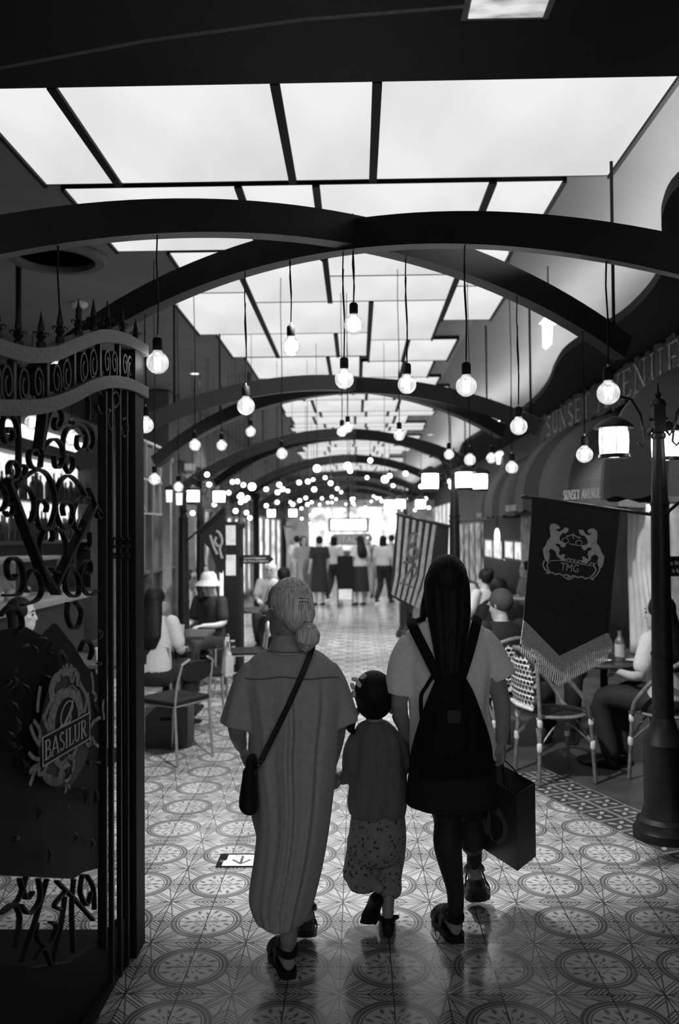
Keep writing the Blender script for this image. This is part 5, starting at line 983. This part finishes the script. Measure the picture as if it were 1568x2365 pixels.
qb = MB().box((0, 0, 0), (.30, .02, .165)); qb.build('board', black, t, False); mb = MB(); g = frame3((0, -.011, 0), (1, 0, 0), (0, 0, 1), (0, -1, 0)); put_text(mb, 'le is a little', .048, g and (lambda a, b, c: V((a + .01, -.011 - c, b + .028)))); put_text(mb, 'akes a big d', .048, lambda a, b, c: V((a + .02, -.011 - c, b - .034))); mb.build('lettering', mat('letter_white', .7), t, False)
MB().tube([(-.12, 0, .08), (-.12, 0, 1.0)], .003, 5).tube([(.12, 0, .08), (.12, 0, 1.0)], .003, 5).build('hanging_wires', black, t)
# lit wall signs of the right side
def litsign(label, pts, Y, th=.04):
    o = at(*pts[0], Y); g = pxf3(o, (0, 1, 0)); t = thing('lit_sign', label, 'lit sign', o); rel(MB().prism(pts, g, -th).build('glowing_body', emat('sign_glow', 1.6), t, False), t)
    x = sum(p_[0] for p_ in pts) / len(pts); yt = min(p_[1] for p_ in pts); q = at(x, yt, Y + th / 2); rel(MB().tube([q - V((0, 0, .01)), V((q.x, q.y, 3.40 if q.z < 3.33 and q.x > 2.0 else CZ + .03))], .006, 6).build('stem', black, t), t)
litsign('arrow-shaped white lit sign under the crossing beam at the right', [(1246, 746), (1262, 727), (1281, 739), (1286, 748), (1277, 749), (1275, 795), (1263, 806), (1255, 800), (1254, 748)], 7.3)
litsign('small arrow-shaped lit sign beside the bulbs above the third awning', [(1143, 1048), (1150, 1043), (1161, 1043), (1163, 1050), (1158, 1052), (1155, 1072), (1148, 1072), (1147, 1052)], 14)
downlight(atz(1157, 1040, 3.33), 'round white downlight just above the small lit sign on the right', 20)
# lit interior of the right hand restaurant
glow = emat('window_glow', 1.1, .5, 5, (1, 1, 1)); glow2 = emat('window_glow_dim', .45, .8, 3, (1, 1.5, 1))
def litwin(label, x, y0, y1, z0, z1, m, mull=3, side=1):
    t = thing('lit_window', label, 'window', (x, (y0 + y1) / 2, z0)); rel(MB().bb(x, x + .03 * side, y0, y1, z0, z1).build('pane', m, t, False), t); f = MB()
    for k in range(mull + 1): yy = y0 + (y1 - y0) * k / mull; f.bb(x - .03 * side, x, yy - .02, yy + .02, z0, z1)
    for zz in (z0, z1): f.bb(x - .03 * side, x, y0, y1, zz - .02, zz + .02)
    rel(f.build('frame', darkwood, t, False), t); return t
litwin('bright window low behind the diners, between second and third awning', 2.93, 15.2, 17.3, 1.15, 1.50, glow, 2); litwin('bright window beside the mottled curtain on the right', 2.93, 17.5, 20, 1.1, 1.5, glow, 2)
litwin('dim lit window far right behind the street lamp', 2.93, 20.5, 26, .4, 1.9, glow2, 5); litwin('farthest window of the right side', 2.93, 27, 38, .3, 2.6, glow, 8)
t = thing('oval_wall_light', 'tall oval white wall light below the third awning', 'wall light', at(1148, 1240, 14.5)); MB().sphere((0, 0, 0), 1, 14, 10, (.045, .03, .15)).build('glass', emat('oval_glow', 2.5), t); MB().tube([(0, .0, .14), (0, 0, .55)], .008, 6).build('stem', black, t)
# ------------------------------------------------------------------ bistro chairs, table, bottle
rat = mat('rattan', .16, .4, .4, 40, .1); wrap = mat('rattan_wrap', .62, .5); weave = bpy.data.materials.new('rattan_weave'); weave.use_nodes = True; N, L, M = nodekit(weave); bs = N['Principled BSDF']; tc = N.new('ShaderNodeTexCoord'); sp = N.new('ShaderNodeSeparateXYZ'); L.new(tc.outputs['Object'], sp.inputs[0])
gx = M('DIVIDE', sp.outputs[0], .040); gz = M('DIVIDE', sp.outputs[2], .033); row = M('FLOOR', gz); gx2 = M('ADD', gx, M('MULTIPLY', M('FLOORED_MODULO', row, 2.0), .5)); u = M('SUBTRACT', M('FRACT', gx2), .5); v = M('SUBTRACT', M('FRACT', gz), .5)
hole = M('LESS_THAN', M('ADD', M('POWER', M('ABSOLUTE', M('MULTIPLY', u, 2.3)), 2.4), M('POWER', M('ABSOLUTE', M('MULTIPLY', v, 2.6)), 2.0)), 1.0); L.new(M('ADD', .012, M('MULTIPLY', M('SUBTRACT', 1.0, hole), .62)), bs.inputs['Base Color']); bs.inputs['Roughness'].default_value = .5
def bistro(label, x, y, rz):
    t = thing('bistro_chair', label, 'chair', (x, y, 0), rz, 'rattan bistro chairs')
    st = MB(); st.lathe([(.20, -.012), (.215, 0), (.20, .012), (0, .014)], (0, 0, .45), 28); st.build('seat', seatm, t); MB().lathe([(.205, .438), (.222, .45), (.205, .462)], seg=28).build('seat_rim', rat, t)
    arc = [(-.205, .17, .45), (-.245, .12, .56), (-.235, -.02, .72), (-.20, -.16, .82), (-.10, -.24, .88), (0, -.26, .895), (.10, -.24, .88), (.20, -.16, .82), (.235, -.02, .72), (.245, .12, .56), (.205, .17, .45)]
    MB().tube(smoothpl(arc, 5), .0155, 10).build('back_frame', rat, t)
    bk = MB(); rows = []
    for k in range(8):
        z = .50 + .345 * k / 7; wv = .17 + .02 * math.sin(k * .5) if k < 6 else .165 - .03 * (k - 5); rows.append([V((-wv + 2 * wv * i / 12, -.20 - .045 * math.cos((i - 6) / 6 * 1.2) - .02 * k / 7, z)) for i in range(13)])
    for k in range(7):
        for i in range(12): bk.add([rows[k][i], rows[k][i + 1], rows[k + 1][i + 1], rows[k + 1][i]], [(0, 1, 2, 3)])
    o = bk.build('backrest', weave, t); q = o.modifiers.new('solid', 'SOLIDIFY'); q.thickness = .006
    MB().tube([(-.18, -.235, .51), (0, -.26, .51), (.18, -.235, .51)], .013, 8).build('back_rail', wrap, t)
    for sx, sy in ((-1, 1), (1, 1), (-1, -1), (1, -1)):
        lg = MB(); lg.tube([(sx * .19, sy * .17 if sy > 0 else -.20, .80 if sy < 0 else .46), (sx * .185, sy * .18, .44), (sx * .205, sy * .20, 0.012)], .0135, 9); o = lg.build('leg', rat, t)
        MB().tube([(sx * .187, sy * .182, .40), (sx * .189, sy * .184, .425)], .019, 9).build('binding', wrap, o); MB().tube([(sx * .195, sy * .19, .24), (sx * .196, sy * .191, .275)], .0185, 9).build('binding', wrap, o)
    br = MB()
    for (ax_, ay), (bx, by) in (((-1, -1), (1, -1)), ((-1, 1), (1, 1)), ((-1, -1), (-1, 1)), ((1, -1), (1, 1))): br.tube(smoothpl([(ax_ * .192, ay * .188, .26), (ax_ * .12 + bx * .04, ay * .12 + by * .04, .37), ((ax_ + bx) * .07, (ay + by) * .07, .41), (bx * .12 + ax_ * .04, by * .12 + ay * .04, .37), (bx * .192, by * .188, .26)], 4), .007, 6)
    br.build('brace', rat, t); return t
c1 = atz(1248, 1815, 0)
bistro('woven rattan bistro chair in front of the banner fringe, right of the shopping bag', 1.34, 6.02, R_(-78)); bistro('woven rattan bistro chair behind the foreground street lamp', 2.12, 6.0, R_(50)); bistro('rattan bistro chair mostly hidden behind the young woman', 1.10, 6.75, R_(25))
t = thing('bistro_table', 'small dark bistro table below the banner fringe', 'table', (1.80, 6.42, 0)); MB().lathe([(.0, .72), (.30, .72), (.31, .735), (.30, .75), (0, .75)], seg=32).build('tabletop', mat('table_dark', .05, .25), t); MB().lathe([(.03, .05), (.028, .72)], seg=12).build('column', black, t); MB().lathe([(.20, 0), (.20, .015), (.04, .05)], seg=20).build('base', black, t)
bq_ = at(1432, 1531, 6.34); t = thing('bottle', 'clear glass bottle with a pale label on the bistro table', 'bottle', (bq_.x, 6.34, .7505)); MB().lathe([(.0, 0), (.034, 0), (.036, .01), (.036, .135), (.03, .155), (.015, .175), (.014, .205), (.016, .206), (.016, .215), (0, .215)], seg=20).build('glass', mat('bottle_glass', .10, .1, spec=.8), t); MB().lathe([(.0365, .03), (.0368, .12)], seg=20).build('label', mat('label_paper', .38), t)
for k, (px, lb) in enumerate(((1390, 'white saucer on the bistro table left of the bottle'), (1462, 'white saucer on the bistro table right of the bottle'))):
    q = at(px, 1530, 6.3); tag(MB().lathe([(0, .002), (.03, .0), (.06, .012), (.062, .014), (.03, .004), (0, .005)], seg=20).build('saucer', mat('porcelain', .6, .3), None), lb, 'saucer', 'saucers on the bistro table').location = (q.x, 6.28, .751)
# ------------------------------------------------------------------ left cafe furniture
def steelchair(label, x, y, rz, backm=None, s=1.0):
    t = thing('cafe_chair', label, 'chair', (x, y, 0), rz, 'steel cafe chairs'); backm = backm or seatm
    MB().box((0, 0, .455), (.40, .40, .035)).build('seat', seatm, t, True, bevel=.012)
    for q in (-1, 1):
        MB().tube([(q * .19, -.22, .012), (q * .185, -.19, .44), (q * .18, -.21, .60), (q * .165, -.245, .74), (q * .10, -.255, .77)], .011, 9).build('rear_leg', steel, t); MB().tube([(q * .19, .20, .012), (q * .185, .18, .44)], .011, 9).build('front_leg', steel, t)
    MB().tube([(-.18, -.19, .435), (.18, -.19, .435)], .009, 7).tube([(-.18, .18, .435), (.18, .18, .435)], .009, 7).tube([(-.18, -.19, .435), (-.18, .18, .435)], .009, 7).tube([(.18, -.19, .435), (.18, .18, .435)], .009, 7).build('seat_frame', steel, t)
    bk = MB(); bk.loft([[V((math.copysign(abs(math.cos(2 * PI * k / 24)) ** .7, math.cos(2 * PI * k / 24)) * .16 * w_, -.235 - .012 * math.cos(w_ * 0) + .02 * abs(math.cos(2 * PI * k / 24)) + d_, .68 + .075 * w_ * math.copysign(abs(math.sin(2 * PI * k / 24)) ** .7, math.sin(2 * PI * k / 24)))) for k in range(24)] for w_, d_ in ((.9, -.014), (1, -.006), (1, .006), (.9, .014))]); bk.build('backrest', backm, t); return t
steelchair('steel cafe chair with dark oval backrest, nearest to the gate', -1.40, 6.55, R_(58)); steelchair('steel cafe chair with pale backrest behind the nearest one', -1.42, 7.75, R_(100), paper); steelchair('pale-backed steel chair beside the bucket hat diner', -1.18, 9.1, R_(100), paper)
steelchair('dark steel chair under the woman with long hair', -1.80, 7.45, R_(10)); steelchair('dark steel chair seen through the gate bars', -2.48, 6.2, R_(-80)); steelchair('steel chair under the bucket hat diner', -1.62, 9.66, R_(150)); 
def cafetable(label, x, y):
    t = thing('cafe_table', label, 'table', (x, y, 0), 0, 'square cafe tables'); MB().box((0, 0, .735), (.62, .62, .03)).build('tabletop', mat('table_grey', .05, .4), t, False, bevel=.005); MB().lathe([(.03, .03), (.028, .72)], seg=12).build('column', black, t); MB().box((0, 0, .015), (.42, .42, .03)).build('base', black, t, False)
cafetable('square cafe table by the nearest steel chair', -2.02, 6.55); cafetable('square cafe table in front of the long-haired diner', -1.72, 8.25); cafetable('square cafe table farther back on the left', -1.50, 10.75)
t = thing('storage_box', 'grey box standing on the floor under the nearest cafe chair', 'box', (-1.52, 6.98, 0)); MB().bb(-.17, .17, -.14, .14, 0, .33).build('body', mat('box_grey', .05), t, False, bevel=.006); MB().bb(-.05, .05, -.145, -.14, .22, .245).build('grip_slot', black, t, False)
for x, y, lb in ((-1.66, 8.1, 'white paper cup on the table of the long-haired diner'), (-1.80, 8.3, 'second white cup on the table of the long-haired diner'), (-1.95, 6.5, 'white cup on the nearest cafe table')): tag(MB().lathe([(0, 0), (.026, 0), (.036, .09), (.034, .09), (.024, .006)], seg=16).build('cup', mat('porcelain', .6), None), lb, 'cup', 'cups on the cafe tables').location = (x, y, .7505)
t = thing('handbag', 'pale handbag hanging on the back of the pale-backed chair', 'bag', (-1.16, 7.73, .42)); MB().loft([[V((math.cos(2 * PI * k / 20) * a, math.sin(2 * PI * k / 20) * b_ , z)) for k in range(20)] for z, a, b_ in ((0, .03, .10), (.02, .045, .13), (.15, .04, .12), (.20, .02, .10))]).build('pouch', mat('bag_pale', .5), t); MB().tube(smoothpl([(0, -.08, .19), (0, -.06, .30), (0, .06, .30), (0, .08, .19)], 4), .005, 6).build('strap', paper, t)
# ------------------------------------------------------------------ diners and passers-by
person('seated woman with very long dark hair and white top, by the gate post', (-1.74, 7.30, 0), R_(-20), .97, 'sit', 'long', white, darkc, vox=.009)
person('seated diner with a pale bucket hat bending over the table', (-1.62, 9.62, 0), R_(150), .92, 'sit', 'hat', darkc, darkc, vox=.010, headtilt=R_(-25))
person('seated diner with dark hair and pale shirt left of the bucket hat', (-2.15, 10.75, 0), R_(-95), 1.0, 'sit', 'short', greyc, darkc, headyaw=R_(-10))
person('seated grey-haired diner behind the sign post', (-1.3, 13.1, 0), R_(170), .98, 'sit', 'bob', white, darkc, hairm=hairgry)
person('seated man with dark hair just behind the head of the older woman', (-.95, 11.3, 0), R_(30), 1.02, 'sit', 'short', midc, darkc)
person('seated diner seen through the gate bars, dark hair and pale top', (-2.48, 6.2, 0), R_(-80), 1.0, 'sit', 'bob', greyc, darkc, vox=.009)
person('seated child with short hair beside the pennant pole', (-2.3, 12.6, 0), R_(-120), .85, 'sit', 'short', white, darkc)
person('seated woman with long dark hair and white top behind the foreground street lamp', (2.12, 6.0, 0), R_(42), .97, 'sit', 'long', white, darkc, vox=.009)
person('seated person all in black behind the banner', (1.78, 7.5, 0), R_(160), 1.02, 'sit', 'short', darkc, darkc, sleeves='long', vox=.010)
person('seated man with dark cap and striped sleeves beside the rattan chair', (1.13, 6.72, 0), R_(25), 1.0, 'sit', 'cap', darkc, darkc, vox=.009, headyaw=R_(20), headtilt=R_(-12), sleeves='long')
person('seated man in black behind the capped man', (1.36, 8.3, 0), R_(20), 1.0, 'sit', 'short', darkc, darkc, sleeves='long')
person('seated woman with hair up and white top, right of the young woman', (1.56, 10.4, 0), R_(40), .97, 'sit', 'bun', white, darkc); person('seated woman in white far right beside the young woman', (1.34, 11.5, 0), R_(-30), .97, 'sit', 'bob', white, darkc)
person('seated diner with dark hair under the second awning', (2.55, 12.9, 0), R_(100), .97, 'sit', 'short', midc, darkc)
for px, Y, lb, kw in ((702, 20.5, 'far standing person in pale clothes with dark hair, left of the black dress', dict(pose='walk', hair='bob', top=greyc, bottom=greyc)), (738, 20, 'far standing person all in black in a long dress', dict(hair='short', top=darkc, bottom=darkc, bot='skirt')), (772, 21.5, 'far standing person in white left of the menu board', dict(pose='walk', hair='bob', top=white, bottom=darkc)),
                      (832, 20, 'far standing woman in white blouse and black wide trousers, centre', dict(hair='long', top=white, bottom=darkc, bot='skirt')), (852, 22.5, 'far person half hidden behind the centre woman', dict(hair='short', top=midc, bottom=greyc)), (886, 20.3, 'far standing woman in white top and black trousers left of the striped flag', dict(pose='walk', hair='bob', top=white, bottom=darkc)), (905, 24, 'farthest person beside the striped flag', dict(pose='walk', hair='short', top=greyc, bottom=darkc)), (686, 23, 'far person walking at the left behind the grey hair', dict(pose='walk', hair='short', top=white, bottom=greyc))):
    q = at(px, 1350, Y); person(lb, (q.x, Y, 0), R_(random.uniform(-30, 200)), random.uniform(.94, 1.0), vox=.012, **kw)
# ------------------------------------------------------------------ boards, sign post, floor sign
def lightboard(label, px, Y, w, z0, z1, parts):
    q = at(px, 1300, Y); t = thing('menu_board', label, 'menu board', (q.x, Y, 0)); MB().bb(-w / 2, w / 2, -.03, .03, z0, z1).build('board', black, t, False); MB().bb(-w / 2, -w / 2 + .03, -.02, .02, 0, z0).bb(w / 2 - .03, w / 2, -.02, .02, 0, z0).build('legs', black, t, False)
    for a, b_ in parts: MB().bb(-w / 2 + .03, w / 2 - .03, -.036, -.03, a, b_).build('lit_sheet', emat('sheet_glow', .8, .25, 12), t, False)
lightboard('tall black menu board with two lit sheets next to the sign post', 534, 9.7, .17, .5, 1.82, ((1.56, 1.78), (1.22, 1.45)))
lightboard('black standing menu board among the far standing people', 797, 19.6, .36, .15, 1.15, ((.16, .40),))
q = at(556, 1300, 10); t = thing('sign_post', 'black post with an arrow board left of the older woman', 'sign post', (q.x, 10, 0)); MB().lathe([(.10, 0), (.10, .05), (.045, .09), (.035, .2), (.033, 1.74), (.05, 1.76), (.055, 1.80), (.02, 1.86), (.01, 1.92), (0, 1.93)], seg=16).build('post', polem, t)
o = MB().prism([(.02, -.05), (.33, -.05), (.39, 0), (.33, .05), (.02, .05)], lambda a, b, c: V((a, -.04 - c, 1.39 + b)), .02).build('arrow_board', black, t, False); mb = MB(); put_text(mb, 'Love is happiness', .036, lambda a, b, c: V((a + .175, -.062 - c, 1.405 + b))); put_text(mb, 'But Money is happiness', .030, lambda a, b, c: V((a + .185, -.062 - c, 1.37 + b))); mb.build('lettering', mat('letter_grey', .4), t, False)
a_, b_ = atz(497, 2004, 0), atz(507, 1973, 0); t = thing('floor_sign', 'white floor sign with an arrow beside the dress hem', 'floor sign', (a_.x, a_.y, .0)); wq = .205; dq = b_.y - a_.y
MB().bb(0, wq, 0, dq, .0006, .004).build('border', black, t, False); MB().prism([(.03, .012), (wq - .012, .012), (wq - .012, dq - .02), (.045, dq - .02), (.045, dq * .5), (.03, dq * .42)], lambda a, b, c: V((a, b, .0042 + c)), .001).build('white_field', mat('sign_white', .8, .4), t, False)
mb = MB(); cx_ = wq * .60
for pl in ([(cx_, dq * .78), (cx_, dq * .22)], [(cx_ - .045, dq * .50), (cx_, dq * .20), (cx_ + .045, dq * .50)]): mb.ribbon(pl, .013, 0, .0008, lambda a, b, c: V((a, b, .0054 + c)))
mb.sphere((.02, dq * .42, .005), .012, 10, 6, (1, 1.4, .15)); mb.build('arrow', mat('sign_ink', .10), t, False)
# ------------------------------------------------------------------ bar seen through the gate
t = thing('bar_counter', 'long dark bar counter seen through the gate', 'counter', (-3.15, 6.6, 0)); MB().bb(-.35, .35, -2.4, 2.2, 0, 1.06).build('front', darkwood, t, False); MB().bb(-.42, .42, -2.5, 2.3, 1.06, 1.10).build('countertop', mat('counter_stone', .35, .25), t, False)
t = thing('display_case', 'glass display case on the bar counter', 'display case', (-3.12, 6.9, 1.10)); MB().bb(-.24, .24, -1.2, 1.5, .0, .03).bb(-.24, .24, -1.2, 1.5, .36, .39).bb(.2, .24, -1.2, -1.16, 0, .38).bb(.2, .24, 1.46, 1.5, 0, .38).build('frame', steel, t, False)
MB().bb(-.22, -.2, -1.15, 1.45, .03, .36).build('back', mat('case_back', .5, .5, .6, 8), t, False)
random.seed(9)
for k in range(14): o = tag(MB().lathe([(0, 0), (.04, 0), (.045, .02), (.045, .07), (.02, .085), (0, .086)], seg=12).build('jar', mat('jar_mix', .5, .3, .5, 9), None), 'small pale jar in the bar display case, %s from the near end' % NTH[k], 'jar', 'jars in the display case'); o.location = (-3.12 + random.uniform(-.08, .12), 5.85 + k * .17, 1.131)
t = thing('bottle_shelf', 'brightly backlit bottle shelf at the far left behind the gate', 'shelf', (-4.12, 11.1, 0)); MB().bb(-.06, -.04, -1.6, 1.7, 1.62, 2.66).build('lit_back', emat('shelf_glow', 1.3, .35, 4), t, False); MB().bb(-.06, .16, -1.62, 1.72, 1.58, 1.62).bb(-.06, .16, -1.62, 1.72, 2.10, 2.13).bb(-.06, .16, -1.62, 1.72, 2.66, 2.70).bb(-.06, .16, -1.66, -1.62, .9, 2.7).bb(-.06, .16, 1.7, 1.74, .9, 2.7).build('frame', darkwood, t, False)
pb = MB().lathe([(0, 0), (.038, 0), (.04, .01), (.04, .19), (.032, .23), (.014, .26), (.014, .33), (0, .335)], seg=12).build('bottle', mat('dark_glass', .03, .15), None); tag(pb, 'dark bottle on the backlit bar shelf, first from the near end of the lower row', 'bottle', 'bottles on the backlit shelf'); pb.location = (-4.05, 9.65, 1.621)
for lev in (1.621, 2.131):
    for k in range(22):
        if lev < 2 and k == 0: continue
        c = pb.copy(); COL.objects.link(c); c.location = (-4.05 + random.uniform(-.03, .03), 9.62 + k * .145, lev); c.scale = (1, 1, random.uniform(.85, 1.2)); c['label'] = 'dark bottle on the backlit bar shelf, %s from the near end of the %s row' % (NTH[k], 'lower' if lev < 2 else 'upper')
tag(MB().bb(-4.16, -4.1, 9.3, 13.2, 2.86, 3.05).build('cove_light', emat('cove_white', 1.5), None, False), 'white glowing cove strip above the bottle shelf', 'cove light'); tag(MB().bb(-4.19, -3.6, 9.3, 13.2, 3.05, 3.2).bb(-4.19, -4.0, 9.3, 13.2, 2.72, 2.86).build('trim_4', wallm, None, False), kind='structure')
# ------------------------------------------------------------------ left shopfronts
def shopfront(label, x, y0, y1, H, lit, sign=True, m=None, cols=3, zl=1.0):
    t = thing('shopfront', label, 'shopfront', (x, (y0 + y1) / 2, 0)); f = MB(); n = cols
    for k in range(n + 1): yy = y0 + (y1 - y0) * k / n; f.bb(x - .04, x + .05, yy - .035, yy + .035, 0, H)
    for zz in (.0, zl, H - .5, H): f.bb(x - .03, x + .03, y0, y1, zz, zz + .05)
    rel(f.build('frame', mat('shop_frame', .16, .45, .3, 6), t, False), t); rel(MB().bb(x - .08, x - .05, y0, y1, .05, zl).build('apron', mat('shop_apron', .14, .6, .4, 3), t, False), t)
    for k in range(n):
        a, b_ = y0 + (y1 - y0) * k / n + .04, y0 + (y1 - y0) * (k + 1) / n - .04; rel(MB().bb(x - .08, x - .05, a, b_, zl + .05, H - .5).build('pane', lit, t, False), t)
    if sign: rel(MB().bb(x - .02, x + .06, y0 + .1, y1 - .1, H - .45, H - .05).build('fascia', fac, t, False), t)
glo = emat('shop_glow', .55, .85, 2.2, (1, 2, 1.2)); glo2 = emat('shop_glow_bright', 1.7, .7, 3, (1, 1.5, 1)); glo3 = emat('shop_glow_dim', .12, .6, 2, (1, 1, 1))
shopfront('dark shopfront with lattice window right of the gate post', -2.85, 10.2, 13.4, 2.9, glo3, True, cols=4, zl=1.15); shopfront('shopfront behind the pennant with lit panes', -2.8, 13.6, 16.6, 2.6, glo, True, cols=3, zl=.5); shopfront('bright shopfront far left beyond the sign post', -2.75, 16.9, 22.5, 2.5, glo2, False, cols=5, zl=.2); shopfront('last bright shopfront on the left', -2.7, 23, 38, 2.6, glo2, False, cols=8, zl=.3)
tag(MB().bb(-4.2, -2.9, 13.3, 40, 2.9, CZ).build('trim_5', mat('upper_wall', .10, .7, .3, 3), None, False), kind='structure')
t = thing('wall_lattice', 'pale metal lattice frame high beside the gate post', 'lattice', (-2.78, 11.4, 1.9)); lt = MB()
for k in range(6): lt.bb(-2.80, -2.77, 10.5 + k * .42, 10.52 + k * .42, 1.95, 2.9)
for z in (1.95, 2.4, 2.9): lt.bb(-2.80, -2.77, 10.5, 12.6, z, z + .02)
lt.bar((-2.78, 10.5, 2.4), (-2.78, 11.4, 1.95), .015, .015); rel(lt.build('bars', mat('lattice_metal', .45, .4), t, False), t)
for px, Y, h, lb in ((440, 12.5, 2.7, 'tall pale column behind the left lamp post'), (386, 11.0, 2.7, 'slim pale column beside the lattice window'), (592, 15.5, 2.4, 'dark column before the bright far shop')):
    q = at(px, 1200, Y); tag(MB().bb(-.05, .05, -.05, .05, 0, h).bb(-.07, .07, -.07, .07, 0, .12).bb(-.07, .07, -.07, .07, h - .1, h).build('column', mat('column_pale', .3) if 'pale' in lb else black, None, False), lb, 'column').location = (q.x, Y, 0)
# ------------------------------------------------------------------ far end
t = thing('glowing_sign', 'long glowing white sign closing the far end of the arcade', 'lit sign', (at(805, 1212, 30).x, 30, 1.7)); MB().bb(-.62, .62, -.05, 0, .05, .42).build('light_box', emat('end_glow', 2.2), t, False); MB().bb(-.7, .7, 0, .06, -.0, .47).build('frame', black, t, False); MB().bb(-.03, .03, 0, .05, .45, 2.2).build('stem', black, t, False)
t = thing('shop_sign', 'grey name board of the far shop with blurred letters', 'sign', (at(812, 1243, 29.5).x, 29.5, 1.28)); MB().bb(-.62, .62, 0, .05, -.05, .34).bb(-.6, -.55, 0, .05, -1.28, -.05).bb(.55, .6, 0, .05, -1.28, -.05).build('board', mat('board_grey', .30), t, False)
mb = MB(); put_text(mb, 'ITALIA', .30, lambda a, b, c: V((a, -.01 - c, b + .15))); mb.build('lettering', paper, t, False)
t = thing('kiosk', 'low counter of the far shop behind the standing people', 'kiosk', (at(815, 1300, 31).x, 31, 0)); MB().bb(-1.6, 1.6, 0, .8, 0, 1.0).build('counter', mat('kiosk', .18), t, False); MB().bb(-1.7, 1.7, -.05, .9, 1.0, 1.05).build('countertop', paper, t, False); MB().bb(-1.6, 1.6, .9, .95, 1.05, 2.6).build('lit_back', glo2, t, False)
tag(MB().bb(-2.9, 2.95, 33, 33.1, 0, 2.9).build('wall_back', mat('end_wall', .4, .8, .5, 2), None, False), kind='structure')
